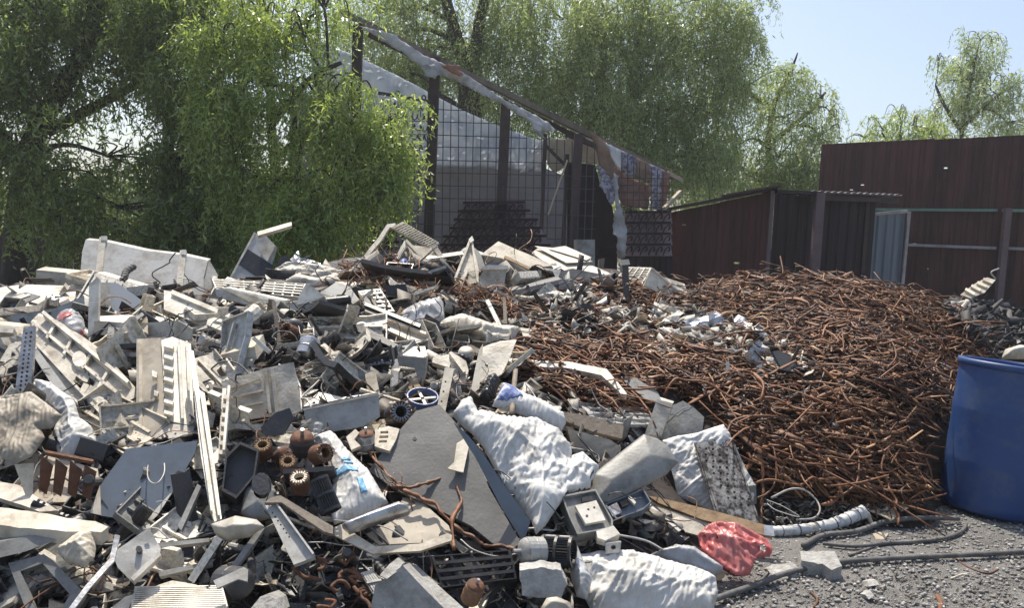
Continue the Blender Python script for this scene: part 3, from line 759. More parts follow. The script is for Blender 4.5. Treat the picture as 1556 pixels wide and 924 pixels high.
tree('dark straight willow standing between the left tree and the bright branches', [
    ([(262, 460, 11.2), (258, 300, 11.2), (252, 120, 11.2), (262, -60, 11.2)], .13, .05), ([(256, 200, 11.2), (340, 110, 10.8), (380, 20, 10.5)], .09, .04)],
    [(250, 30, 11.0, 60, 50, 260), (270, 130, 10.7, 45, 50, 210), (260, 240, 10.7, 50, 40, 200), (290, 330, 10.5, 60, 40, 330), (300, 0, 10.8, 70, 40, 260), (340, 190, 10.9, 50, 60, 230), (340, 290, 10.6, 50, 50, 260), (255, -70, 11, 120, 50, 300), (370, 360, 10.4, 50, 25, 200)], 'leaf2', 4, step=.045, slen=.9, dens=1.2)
tree('bright green curly willow whose sunlit branches hang over the fence corner', [
    ([(425, 470, 10.4), (420, 300, 10.5), (412, 150, 10.5), (395, -40, 10.4)], .11, .04), ([(412, 190, 10.5), (470, 120, 10.2), (520, 95, 9.9)], .06, .025), ([(415, 240, 10.5), (500, 190, 10), (590, 200, 9.7)], .05, .02), ([(408, 120, 10.5), (350, 90, 10.3)], .06, .03)],
    [(330, 60, 10.0, 50, 45, 260), (400, 40, 10.0, 50, 40, 260), (460, 50, 9.9, 45, 40, 100), (330, 150, 9.9, 45, 40, 240), (400, 130, 9.8, 50, 40, 210), (470, 130, 9.7, 50, 35, 130), (540, 140, 9.6, 45, 25, 110),
     (520, 190, 9.6, 55, 30, 230), (585, 195, 9.5, 40, 30, 190), (605, 235, 9.5, 26, 22, 90), (440, 210, 9.8, 50, 40, 100), (530, 250, 9.6, 45, 30, 170), (575, 268, 9.5, 35, 18, 110), (350, 230, 9.9, 40, 40, 200), (400, 290, 9.8, 50, 30, 220), (460, 280, 9.7, 50, 30, 180),
     (510, 305, 9.6, 40, 22, 150), (440, 330, 9.6, 60, 25, 240), (490, 345, 9.5, 30, 20, 110), (590, 260, 9.5, 12, 35, 40), (490, 0, 10, 50, 26, 120), (360, -40, 10.2, 140, 40, 260)], 'leaf1', 5, step=.032, slen=.8, dens=.78, leaf=.068)
tree('tall willow with a forked dark trunk rising behind the eave beam', [
    ([(712, 460, 17), (713, 250, 17), (714, 110, 17)], .3, .24), ([(714, 112, 17), (690, 50, 17), (668, -50, 17)], .17, .1), ([(715, 112, 17), (728, 40, 17), (745, -60, 17)], .17, .1), ([(713, 175, 17), (680, 150, 16.5), (650, 140, 16)], .08, .04)],
    [(570, 20, 16.5, 60, 40, 200), (640, 10, 17, 60, 40, 190), (630, 80, 17.3, 55, 40, 180), (680, 60, 17.6, 50, 50, 120), (760, 30, 17.3, 60, 50, 200), (780, 100, 17, 50, 50, 240), (700, -40, 17, 150, 40, 300), (600, 120, 17.5, 50, 40, 150), (690, 130, 17.8, 60, 40, 170), (760, 160, 17.5, 50, 40, 190), (560, 70, 17.5, 40, 40, 120)], 'leaf3', 6, leaf=.085, step=.05, slen=1.4, dens=1.35, group=GT)
tree('broad dense willow filling the middle behind the torn banner', [
    ([(955, 460, 18), (957, 300, 18), (955, 170, 18), (975, 40, 18), (1000, -60, 18)], .26, .05), ([(955, 190, 18), (900, 90, 18), (870, -20, 18)], .16, .06), ([(960, 150, 18), (1040, 60, 18), (1090, 10, 18)], .1, .04)],
    [(850, 30, 17.5, 60, 45, 260), (930, 20, 17.5, 60, 45, 280), (1010, 20, 17.5, 60, 45, 280), (1090, 30, 17.6, 55, 45, 230), (850, 110, 17.6, 50, 45, 240), (920, 100, 17.4, 55, 45, 260), (1000, 100, 17.4, 60, 45, 280), (1080, 100, 17.5, 50, 45, 230), (1125, 60, 17.6, 32, 50, 130), (870, 180, 17.5, 50, 40, 210), (940, 180, 17.4, 50, 40, 260), (1010, 180, 17.3, 55, 40, 260), (1080, 180, 17.5, 50, 40, 210),
     (990, 240, 17.2, 60, 30, 260), (1060, 240, 17.2, 60, 30, 240), (960, -50, 17.5, 200, 40, 420)], 'leaf3', 7, leaf=.085, step=.05, slen=1.4, dens=1.35, group=GT)
tree('thinner pale willow at the right edge of the grove beside the tall wall', [
    ([(1165, 460, 19), (1168, 300, 19), (1172, 180, 19), (1200, 110, 19), (1212, 80, 19)], .15, .015), ([(1170, 220, 19), (1230, 170, 19), (1255, 140, 19)], .07, .03), ([(1170, 160, 19), (1120, 135, 18.6), (1080, 130, 18.4)], .07, .03)],
    [(1140, 130, 18.5, 50, 40, 150), (1205, 115, 18.6, 30, 25, 130), (1190, 180, 18.6, 50, 40, 190), (1250, 150, 18.8, 20, 30, 40), (1120, 220, 18.5, 50, 40, 200), (1190, 240, 18.5, 50, 40, 220), (1245, 220, 18.7, 28, 35, 100), (1265, 175, 18.8, 12, 22, 24), (1090, 260, 18.4, 60, 30, 230), (1220, 270, 18.5, 40, 25, 130), (1150, 280, 18.5, 60, 25, 200)], 'leaf3', 8, leaf=.085, step=.05, slen=1.2, dens=1.15, group=GT)
tree('slim airy willow rising alone above the tall maroon wall', [
    ([(1458, 460, 23), (1460, 300, 23), (1463, 190, 23), (1478, 110, 23), (1488, 60, 23)], .12, .012), ([(1462, 200, 23), (1430, 150, 23), (1420, 130, 23)], .06, .03), ([(1465, 190, 23), (1510, 150, 23), (1540, 130, 23)], .06, .03)],
    [(1490, 60, 23, 24, 16, 60), (1480, 95, 23, 38, 22, 110), (1455, 125, 23, 40, 25, 120), (1505, 130, 23, 35, 25, 110), (1440, 165, 23, 35, 25, 100), (1490, 170, 23, 45, 25, 120), (1540, 160, 23, 26, 22, 60), (1540, 195, 23, 40, 16, 90), (1425, 90, 23, 14, 10, 12)], 'leaf3', 9, leaf=.1, step=.07, slen=.75, dens=1.9, name='willow_tree')
tree('low pale green willow bush peeking over the left end of the tall wall', [
    ([(1368, 460, 22), (1368, 300, 22), (1368, 205, 22)], .12, .04), ([(1368, 240, 22), (1340, 200, 22)], .05, .02), ([(1368, 240, 22), (1400, 190, 22)], .05, .02)],
    [(1365, 172, 22, 22, 14, 60), (1340, 196, 22, 30, 16, 110), (1385, 190, 22, 35, 20, 140), (1415, 205, 22, 35, 16, 120), (1310, 212, 22, 22, 10, 60), (1440, 212, 22, 40, 14, 110)], 'leaf1', 10, leaf=.1, step=.08, slen=.7, dens=1.0)

# the farther wood behind the left trees reads as one mass
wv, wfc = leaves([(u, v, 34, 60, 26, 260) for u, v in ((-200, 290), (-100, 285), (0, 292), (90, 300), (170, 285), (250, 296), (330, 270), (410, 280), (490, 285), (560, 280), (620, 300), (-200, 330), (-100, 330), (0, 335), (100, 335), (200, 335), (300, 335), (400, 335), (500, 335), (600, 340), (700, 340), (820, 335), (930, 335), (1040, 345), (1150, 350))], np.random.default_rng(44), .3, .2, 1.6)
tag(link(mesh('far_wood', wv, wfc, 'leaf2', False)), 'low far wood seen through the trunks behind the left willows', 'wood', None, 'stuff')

# ------------------------------------------------------------------ the scrap things
F, T_, S_, W_ = (0, -.3, .95), (0, -.62, .78), (0, -.88, .47), (0, -1, .12)
_seed = [100]
def scrap(name, label, cat, pts, m, n=F, off=.06, th=.004, anchor=None, d=None, holes=(), ribs=(), parts=(), ex=None, group=None, smooth=False, main='panel',
          dent=.006, puff=0, wr=0, lip=0, lipw=4, step=None, rag=0, ribm=None, strain=None):
    _seed[0] += 1; sd = _seed[0]
    mark(pts)
    pl = plane_at(pts, n, off, anchor, d)
    if strain is None: strain = .11 if wr else 0
    if strain: wr = min(wr, .012)
    v, f, hf = sheet(pts, pl, strain=strain, th=th, dent=dent, holes=holes, puff=puff, wr=wr, ex=ex, seed=sd, step=step, rag=rag)
    if not (ribs or parts or lip):
        return tag(link(mesh(name, v, f, m, smooth)), label, cat, group)
    root = empty(name, tuple(np.asarray(v).mean(0) - np.array((0, 0, .02))), label, cat, group)
    link(mesh(main, v, f, m, smooth), root)
    for r in ribs:
        q = stripq(*r[:5]); h = r[5] if len(r) > 5 else .015
        v2, f2, _ = sheet(q, pl, th=h + .004, dent=0, lift=h, hfun=hf if (puff or wr) else None, seed=sd)
        link(mesh('rib', v2, f2, ribm or m), root)
    if lip:
        c = np.array(pts, float).mean(0); size = np.abs(np.array(pts) - c).max()
        inner = [tuple(c + (np.array(p) - c) * (1 - lipw / size)) for p in pts]
        v2, f2, _ = sheet(pts, pl, th=lip, dent=.0, holes=[inner], lift=lip, seed=sd, step=9)
        link(mesh('rim', v2, f2, m), root)
    for p in parts:
        nm, q, pm, o = p
        o = dict(o); n2 = o.pop('n', None); of2 = o.pop('off', 0); sm = o.pop('smooth', smooth)
        pl2 = pl if n2 is None else plane_at(q, n2, off + of2)
        if o.pop('follow', False): o['hfun'] = hf
        o.setdefault('dent', .002)
        o.setdefault('lift', .008)
        v2, f2, _ = sheet(q, pl2, seed=sd, **o)
        link(mesh(nm, v2, f2, pm, sm), root)
    return root
def holes2(u0, v0, u1, v1, nu, w, k=2, r=2.0, ry=None):
    """rows of round holes along a strip"""
    out = []
    d = np.array((u1 - u0, v1 - v0), float); s = np.array((-d[1], d[0])); s /= np.linalg.norm(s)
    for i in range(nu):
        for j in range(k):
            t = (i + (.5 if j % 2 else .2)) / nu
            c = np.array((u0, v0)) + d * t + s * w * ((j + .5) / k - .5)
            out.append(ngon(c[0], c[1], r, 6, ry))
    return out
def pxtube(path, r, m, name, label, cat, off=.05, k=6, sm=4, group=None, parent=None, offs=None, d=None):
    P = []
    for i, (u, v) in enumerate(path):
        if d is not None: P.append(at(u, v, d[i])); continue
        p, t = hit_near(u, v); P.append(EYE + rays(u, v) * (t - (offs[i] if offs else off)))
    o = mesh(name, *tube(smooth_path(P, sm), r, k), m, True)
    link(o, parent)
    return o if parent is not None else tag(o, label, cat, group)
def grille(name, label, cat, A, B, C, D, n, off, m, nb, nc, bw=1.5, fw=4, th=.02, box=None, group=None):
    """frame with bars: corners A B C D in order; nb bars from AB to DC, nc cross bars"""
    pts = [A, B, C, D]; mark(pts)
    pl = plane_at(pts, n, off)
    c = np.array(pts, float).mean(0)
    root = empty(name, tuple(pl.pt(*c)), label, cat, group)
    A, B, C, D = [np.array(q, float) for q in pts]
    lp = lambda s, t: (A * (1 - s) + B * s) * (1 - t) + (D * (1 - s) + C * s) * t
    size = np.abs(np.array(pts) - c).max()
    inner = [tuple(c + (np.array(p) - c) * (1 - fw / size)) for p in pts]
    v, f, _ = sheet(pts, pl, th=th, dent=.002, holes=[inner], lift=.004)
    link(mesh('frame', v, f, m), root)
    mb = MB()
    def barp(a, b, w, l):
        p, q = pl.pt(*a), pl.pt(*b); ww = w * np.linalg.norm(p - EYE) / FPX
        mb.add(*beam(p + pl.n * l, q + pl.n * l, ww, .008, pl.n))
    for i in range(1, nb + 1): barp(lp(i / (nb + 1), .02), lp(i / (nb + 1), .98), bw, 0)
    for i in range(1, nc + 1): barp(lp(.02, i / (nc + 1)), lp(.98, i / (nc + 1)), bw * 1.2, .006)
    o = link(mesh('bars', mb.v, mb.f, m), root); o['kind'] = 'stuff'
    if box:   # side walls of a crate
        ex = np.array(box, float)
        v, f, _ = sheet(pts, pl, th=.004, dent=.001, holes=[inner], lift=0, ex=ex)
        link(mesh('side_wall', v, f, m), root)
    return root
def px(u, v, off=.05):
    p, t = hit_near(u, v); return EYE + rays(u, v) * (t - off), t - off
def cyl(name, label, cat, u, v, rpx, axis, lpx, m, off=.08, cap=None, shaft=True, group=None):
    c, t = px(u, v, off); r = rpx * t / FPX; L = lpx * t / FPX
    mark(ngon(u, v, rpx * 1.1, 10))
    root = empty(name, tuple(c), label, cat, group)
    a, s, b = frame_of(axis)
    link(mesh('body', *lathe(c, a, [(0, -L / 2), (r * .9, -L / 2), (r, -L / 2 + .006), (r, -.004), (r * 1.04, 0), (r, .004), (r, L / 2 - .006), (r * .9, L / 2), (0, L / 2)], 22), m, False), root)
    link(mesh('end_cap', *lathe(c + a * (L / 2 + .002), a, [(r * .95, 0), (r * .8, r * .25), (r * .4, r * .33), (0, r * .35)], 20), cap or m, True), root)
    if shaft: link(mesh('shaft', *lathe(c + a * (L / 2), a, [(r * .16, 0), (r * .16, r * .95), (0, r * .95)], 10), 'silver'), root)
    return root
def stator(name, label, cat, u, v, rpx, axis, m='copper', m2='cream', off=.1, depth=.8, group=None):
    c, t = px(u, v, off); r = rpx * t / FPX; L = r * depth
    mark(ngon(u, v, rpx, 10))
    root = empty(name, tuple(c), label, cat, group); a, s, b = frame_of(axis)
    link(mesh('core', *lathe(c, a, [(r, -L), (r, L * .6), (r * .92, L), (r * .72, L), (r * .68, L * .6), (r * .68, -L)], 24, True), m, False), root)
    mb = MB()
    for i in range(18):
        q = 6.2832 * i / 18; e = math.cos(q) * s + math.sin(q) * b; tt = np.cross(a, e)
        mb.add(*box_ax(c + e * r * .72 + a * L * .75, e * r * .22, tt * r * .07, a * L * .38))
    o = link(mesh('teeth', mb.v, mb.f, m2), root); o['kind'] = 'stuff'
    mb = MB()
    for i in range(14):
        q = 6.2832 * i / 14; e = math.cos(q) * s + math.sin(q) * b; tt = np.cross(a, e)
        p0 = c + e * r * .9 + a * L
        mb.add(*tube([p0 - tt * r * .2, p0 + a * L * .25, p0 + tt * r * .2], r * .07, 5))
    o = link(mesh('winding', mb.v, mb.f, 'copper'), root); o['kind'] = 'stuff'
    return root
def fan(name, label, cat, u, v, rpx, axis, lpx, m='black', off=.12, nbl=26, group=None):
    c, t = px(u, v, off); r = rpx * t / FPX; L = lpx * t / FPX
    mark(ngon(u, v, rpx * 1.1, 10))
    root = empty(name, tuple(c), label, cat, group); a, s, b = frame_of(axis)
    for z in (-.5, 0, .5):
        link(mesh('ring', *lathe(c + a * z * L, a, [(r * 1.03, -.006), (r * 1.03, .006), (r * .78, .006), (r * .78, -.006)], 26, True), m), root)
    mb = MB()
    for i in range(nbl):
        q = 6.2832 * i / nbl; e = math.cos(q) * s + math.sin(q) * b; tt = np.cross(a, e)
        e2 = e * .8 + tt * .6
        mb.add(*box_ax(c + e * r * .91, e2 * r * .1, np.cross(a, e2) * .0022, a * L * .5))
    o = link(mesh('blades', mb.v, mb.f, m), root); o['kind'] = 'stuff'
    link(mesh('hub', *lathe(c - a * L * .45, a, [(r * .75, 0), (r * .3, .004), (r * .28, L * .25), (0, L * .25)], 18), m), root)
    return root
def lump(name, label, cat, pts, m, ex, n=T_, off=.12, dent=.02, **k):
    return scrap(name, label, cat, pts, m, n=n, off=off, dent=dent, ex=ex, th=.1, **k)

# ---- upper left
scrap('metal_casing', 'large dented pale grey metal casing with two strap ribs topping the heap', 'casing',
      [(130, 364), (161, 367), (223, 381), (280, 388), (316, 396), (309, 424), (310, 448), (275, 447), (249, 440), (156, 425), (122, 415), (125, 382)], 'bluegray', n=(0, -.72, .69), off=.12, dent=.005, ex=(.0, .06, .012),
      ribs=[(157, 362, 150, 424, 10, .012), (279, 382, 272, 446, 10, .012)], ribm='dirty',
      parts=[('end_flap', [(317, 395), (331, 419), (322, 437), (310, 449), (311, 424)], 'dirty', dict(n=(.5, -.6, .5), th=.004)), ('hook', [(155, 361), (164, 361), (164, 368), (155, 367)], 'bluegray', dict(lift=.02, th=.01)), ('hook', [(277, 382), (284, 382), (284, 390), (277, 389)], 'bluegray', dict(lift=.02, th=.01))])
lump('metal_box', 'long narrow grey metal box behind the white machine casing at the far left', 'box', [(55, 410), (127, 417), (127, 433), (55, 433)], 'dirty', (0, .12, .02), n=W_, off=.1, dent=.002)
scrap('machine_casing', 'big white machine casing with a grilled top lying at the left edge', 'casing', [(-30, 441), (34, 432), (127, 434), (128, 452), (85, 470), (17, 482), (-30, 480)], 'white', n=(0, -.25, .97), off=.16, ex=(0, .02, -.2),
      parts=[('front_panel', [(17, 480), (85, 469), (128, 450), (129, 466), (95, 482), (28, 500)], 'bluegray', dict(n=(.15, -.9, .35), th=.01)), ('grille_plate', [(8, 452), (40, 445), (62, 451), (20, 470), (0, 470)], 'dark', dict(lift=.006)),
             ('slot', [(4, 462), (44, 449), (47, 451), (8, 465)], 'white', dict(lift=.014)), ('slot', [(14, 456), (36, 449), (39, 450), (17, 458)], 'white', dict(lift=.014))])
scrap('angle_frame', 'white angled cabinet frame with an upright post and an open tray', 'frame', [(143, 488), (203, 492), (270, 487), (291, 499), (290, 519), (197, 516), (143, 507)], 'dirty', n=(0, -.95, .2), off=.2, th=.02,
      parts=[('tray_floor', [(148, 482), (240, 478), (286, 497), (203, 493), (143, 489)], 'cream', dict(n=(0, -.1, 1), th=.01, off=.02)), ('post', [(136, 434), (148, 421), (151, 424), (150, 486), (137, 520), (134, 520)], 'white', dict(n=(.1, -.9, .4), th=.03, off=.06)),
             ('back_panel', [(150, 429), (167, 432), (170, 482), (152, 485)], 'dirty', dict(n=(.2, -.8, .5), th=.006, off=-.05)), ('inner_panel', [(162, 430), (180, 432), (236, 472), (228, 486), (180, 482), (160, 456)], 'slate', dict(n=T_, th=.005, off=-.08))])
scrap('ac_cover', 'long white rounded cover sliding down beside the angled frame', 'cover', [(249, 441), (262, 443), (352, 478), (350, 488), (338, 508), (268, 478), (249, 470)], 'white', n=(-.1, -.5, .86), off=.16, dent=.002, ex=(0, .1, -.08),
      ribs=[(262, 447, 350, 484, 6, .022)], parts=[('end_cap', [(318, 492), (328, 489), (340, 492), (338, 509), (316, 500)], 'white', dict(lift=.035, th=.04)), ('seam', [(284, 462), (286, 462), (282, 482), (280, 481)], 'gray', dict(lift=.003))])
scrap('tied_bundle', 'small round bundle of film with a red patch beside the angled frame', 'bundle', ngon(107, 495, 22, 14, 24), 'bag', n=T_, off=.14, puff=.07, wr=.012, smooth=True,
      parts=[('red_patch', [(86, 486), (96, 480), (112, 484), (116, 490), (102, 500), (92, 496)], 'red', dict(follow=True, lift=.004, th=.004, step=3)), ('red_patch', [(120, 506), (128, 503), (126, 514), (119, 513)], 'red', dict(follow=True, lift=.004, th=.004, step=3))])
pxtube([(114, 486), (116, 476), (124, 475), (131, 481)], .012, 'wire', 'pipe_bend', 'small white pipe bend above the red patched bundle', 'pipe', off=.2)
scrap('perforated_strip', 'upright pale metal strip with two rows of round holes at left', 'strip', [(36, 497), (53, 495), (50, 555), (45, 600), (22, 602), (27, 556)], 'silver', n=(.05, -.8, .6), off=.22, th=.02,
      holes=holes2(44, 504, 34, 596, 14, 15, 2, 2.1))
scrap('ac_chassis', 'long white air conditioner chassis lying diagonally with ribs and cut openings', 'chassis', [(58, 480), (76, 480), (150, 528), (206, 590), (202, 612), (166, 655), (108, 630), (50, 540), (48, 508)], 'dirty', n=(-.15, -.45, .88), off=.1, dent=.02, th=.05,
      holes=[[(116, 572), (128, 580), (122, 590), (110, 582)], [(132, 600), (144, 608), (138, 618), (126, 610)], [(150, 612), (160, 618), (155, 628), (146, 622)], [(136, 574), (146, 580), (142, 588), (132, 582)], [(160, 590), (172, 597), (168, 606), (156, 599)]],
      ribs=[(70, 484, 200, 592, 5, .05), (60, 500, 172, 598, 4, .03), (58, 528, 158, 636, 4, .03), (86, 500, 74, 520, 4, .03), (112, 522, 100, 544, 4, .03), (140, 546, 128, 566, 4, .03), (166, 572, 152, 596, 4, .03)], ribm='white',
      parts=[('duct', ngon(124, 552, 11, 12, 12), 'white', dict(lift=.03, th=.05)), ('side_plate', [(50, 540), (60, 536), (116, 612), (106, 628)], 'gray', dict(lift=.02, th=.02)), ('louvre', [(150, 585), (176, 612), (172, 618), (146, 591)], 'gray', dict(lift=.02)), ('louvre', [(142, 598), (166, 626), (162, 632), (138, 604)], 'gray', dict(lift=.02))])
scrap('knotted_strap', 'cream strap knotted over the upper end of the chassis', 'strap', [(46, 488), (58, 476), (70, 474), (68, 486), (58, 500), (56, 516), (50, 510)], 'cream', n=T_, off=.26, puff=.02, wr=.015, smooth=True)
lump('plastic_housing', 'cream plastic housing with a round duct cut off by the left edge', 'housing', [(-20, 491), (28, 496), (34, 516), (26, 545), (-20, 552)], 'cream', (0, .12, .0), n=(.1, -.7, .7), off=.12, dent=.01, parts=[('duct_ring', ngon(4, 530, 18, 14, 9), 'dark', dict(lift=.012, th=.01)), ('ledge', [(-20, 502), (26, 506), (24, 514), (-20, 512)], 'white', dict(lift=.05, th=.05))])
scrap('beige_tarp', 'crumpled beige dirty tarp draped over scrap at the left edge', 'tarp', [(-25, 604), (20, 600), (49, 597), (70, 612), (94, 632), (78, 650), (62, 652), (68, 665), (47, 696), (26, 706), (-25, 722)], 'tarp', n=(.05, -.66, .75), off=.2, puff=.03, wr=.035, dent=.03, smooth=True, strain=.1)
scrap('white_bag', 'crumpled white plastic bag hanging below the long chassis at left', 'bag', [(52, 576), (78, 581), (112, 605), (122, 638), (140, 654), (148, 677), (140, 693), (104, 703), (90, 695), (80, 657), (90, 634), (60, 602)], 'sack', n=(.25, -.55, .8), off=.14, puff=.07, wr=.03, dent=.02, smooth=True)
scrap('rusty_tray', 'rusty open metal tray divided by thin rust edged plates at left', 'tray', [(24, 710), (60, 690), (148, 712), (150, 728), (128, 762), (70, 764), (46, 756)], 'tarp', n=(0, -.5, .87), off=.06, th=.01,
      parts=[('end_plate', [(22, 706), (52, 704), (50, 752), (40, 756)], 'cream', dict(n=(.4, -.85, .3), th=.006, off=.1))] + [('divider', [(62 + k * 22, 692 + k * 5), (80 + k * 22, 708 + k * 3), (70 + k * 22, 752 + k * 3), (58 + k * 22, 744 + k * 3)], 'rust', dict(n=(.75, -.6, .25), th=.006, off=.12)) for k in range(4)] +
            [('front_edge', stripq(78, 708, 150, 722, 3.5), 'rust', dict(lift=.09, th=.02))])
scrap('slate_panel', 'smooth dark slate blue panel leaning below the tall ribbed chassis', 'panel', [(152, 738), (192, 682), (300, 670), (296, 688), (260, 752), (221, 794), (153, 784)], 'slate', n=(.08, -.74, .66), off=.1, th=.012, dent=.004, anchor=(215, 770),
      parts=[('edge_strip', [(137, 780), (152, 738), (154, 784)], 'cream', dict(lift=.004)), ('edge_strip', [(221, 794), (258, 752), (262, 750), (240, 784), (226, 797)], 'white', dict(lift=.006))])
scrap('ribbed_chassis', 'tall upright air conditioner chassis with white moulded ribs and a grey brown shaded side', 'chassis', [(245, 517), (262, 512), (290, 522), (295, 648), (256, 640), (250, 600)], 'white', n=(.15, -.55, .8), off=.16, th=.03, dent=.004, anchor=(255, 640),
      ribs=[(250, 530 + 17 * k, 264, 534 + 17 * k, 5, .03) for k in range(7)] + [(272, 522, 278, 642, 4, .03), (284, 522, 289, 645, 3, .02)],
      parts=[('side_panel', [(209, 517), (245, 515), (250, 598), (256, 640), (232, 665), (208, 650)], 'tarp', dict(n=(-.25, -.62, .72), th=.01, off=.0)), ('side_edge', stripq(214, 517, 215, 652, 5), 'cream', dict(n=(-.25, -.62, .72), th=.03, off=.03)),  # side panel's grey brown also holds the shade on that face
             ('clip', [(232, 569), (240, 572), (239, 580), (232, 578)], 'white', dict(lift=.03, th=.03, off=.02)), ('clip', [(235, 599), (242, 602), (240, 609), (235, 607)], 'white', dict(lift=.03, th=.03)), ('bottom_plate', [(232, 665), (256, 644), (296, 648), (292, 660), (250, 668)], 'dirty', dict(lift=.0, th=.01))])
scrap('white_rail', 'very long white folded rail standing out in the left middle of the heap', 'rail', [(285, 530), (294, 533), (303, 592), (311, 597), (324, 690), (337, 788), (326, 793), (318, 770), (305, 690), (299, 640), (292, 570)], 'white', n=(.1, -.5, .86), off=.26, th=.03, dent=.01,
      ribs=[(306, 600, 333, 788, 3, .02), (297, 590, 322, 780, 2.5, .015)], anchor=(315, 690))
scrap('notched_rail', 'short white notched double rail right of the very long rail', 'rail', [(338, 590), (344, 590), (338, 700), (331, 699)], 'white', n=(.1, -.6, .8), off=.22, th=.02,
      ribs=[(349, 592, 341, 690, 4, .03)], parts=[('notch', [(334 + (6 - k) * 1.1, 604 + k * 14), (343 + (6 - k) * .9, 605 + k * 14), (342 + (6 - k) * .9, 611 + k * 14), (333 + (6 - k) * 1.1, 610 + k * 14)], 'cream', dict(lift=.02, th=.03)) for k in range(7)])
# ---- lower left
scrap('white_beam', 'dirty white wooden beam reaching in from the left edge near the bottom', 'beam', [(-30, 768), (15, 773), (146, 795), (166, 801), (154, 810), (100, 809), (-30, 795)], 'cream', n=(0, -.35, .94), off=.26, ex=(0, .0, -.05), dent=.012, rag=2)
scrap('grey_beam', 'grey green metal beam under the dirty white wooden beam', 'beam', [(-30, 830), (91, 806), (98, 814), (40, 838), (-30, 856)], 'gray', n=(0, -.7, .7), off=.2, ex=(0, .06, 0), dent=.008)
scrap('cream_cloth', 'crumpled cream cloth bunched under the beam end at lower left', 'cloth', [(86, 838), (108, 822), (125, 813), (145, 815), (146, 835), (143, 853), (130, 864), (104, 858)], 'cream', n=(0, -.5, .87), off=.22, puff=.06, wr=.04, smooth=True)
scrap('bent_metal_plate', 'bent grey galvanised plate with a folded pale edge at lower left', 'plate', [(170, 840), (226, 801), (244, 832), (242, 848), (204, 888), (179, 863)], 'bluegray', n=(.2, -.66, .72), off=.24, dent=.03, ribs=[(202, 886, 244, 846, 7, .03)], ribm='white', parts=[('bolt', ngon(212, 838, 5, 8), 'dark', dict(lift=.02, th=.02)), ('corner_tab', [(222, 803), (228, 800), (230, 806), (224, 808)], 'white', dict(lift=.02))])
scrap('window_frame', 'dark grey empty plastic frame at the lower left corner', 'frame', [(12, 856), (66, 842), (78, 850), (128, 902), (110, 930), (40, 930)], 'gray', n=(.0, -.7, .7), off=.12, th=.03, holes=[[(30, 868), (64, 856), (106, 904), (94, 924), (52, 924)]])
scrap('bent_strip', 'bent pale metal strip curling down to the bottom left edge', 'strip', polyline_band([(178, 812), (170, 850), (134, 893), (108, 930)], 8), 'silver', n=(.2, -.6, .78), off=.3, th=.01, dent=.015)
grille('louvre_cover', 'white slatted louvre cover at the bottom edge left of centre', 'cover', (205, 893), (338, 891), (350, 935), (196, 940), (0, -.35, .94), .2, 'white', 4, 14, 1.3, 4, .02)
lump('dirty_housing', 'dirty plastic housing lying under the slatted louvre cover', 'housing', [(160, 928), (190, 905), (262, 884), (300, 890), (206, 900), (190, 930)], 'dirty', (0, .1, -.08), n=F, off=.16)
scrap('grey_bowl', 'broken grey plastic bowl below the long white rail', 'bowl', [(320, 797), (358, 784), (390, 790), (402, 801), (378, 817), (345, 823), (328, 814)], 'dirty', n=(0, -.85, .5), off=.2, puff=.05, dent=.006, smooth=True)
cyl('compressor', 'dark rounded compressor can lying at the bottom left of centre', 'compressor', 352, 886, 24, (.75, -.45, .2), 46, 'dark', .16, shaft=False)
scrap('compressor_bracket', 'bent grey bracket plate above the dark compressor can', 'bracket', [(324, 882), (370, 862), (377, 866), (376, 884), (362, 880), (330, 894)], 'gray', n=(0, -.5, .86), off=.32, th=.008)
lump('concrete_lump', 'rough pale concrete lump at the bottom edge below the rusty spring', 'rock', [(376, 930), (394, 904), (405, 900), (418, 910), (424, 930)], 'concrete', (0, .14, -.05), n=T_, dent=.05, off=.25)
scrap('strip_board', 'long white pitted board resting between the beam and the tray at left', 'board', [(-20, 726), (28, 738), (88, 776), (60, 778), (-20, 752)], 'dirty', n=F, off=.14, th=.02, dent=.012)
scrap('speaker_box', 'dark open plastic box with a round duct in the left middle', 'box', [(344, 700), (366, 678), (394, 690), (388, 730), (360, 764), (338, 752)], 'dark', n=(.2, -.75, .6), off=.14, th=.05, lip=.05, lipw=5, parts=[('duct', ngon(398, 742, 15, 14, 17), 'dark', dict(lift=.05, th=.04))])
scrap('cowl', 'grey plastic cowl around a round duct left of the copper stators', 'cowl', [(372, 746), (392, 728), (410, 730), (420, 748), (412, 786), (384, 792), (366, 780)], 'gray', n=(.1, -.7, .7), off=.12, puff=.04, holes=[ngon(398, 750, 12, 12, 15)], th=.02)
for i, (p, lab) in enumerate([([(345, 868), (395, 800), (402, 804), (352, 874)], 'thin grey metal angle leaning below the grey bowl'), ([(240, 826), (318, 818), (318, 824), (242, 833)], 'grey plastic bar crossing the dark gap right of the bent plate'), ([(240, 868), (322, 852), (322, 858), (242, 876)], 'lower grey plastic bar in the dark gap above the louvre cover'), ([(270, 800), (300, 736), (306, 740), (276, 806)], 'grey strut in the dark gap left of the long white rail')]):
    scrap('metal_bar', lab, 'bar', p, 'gray', n=T_, off=.16, th=.02)
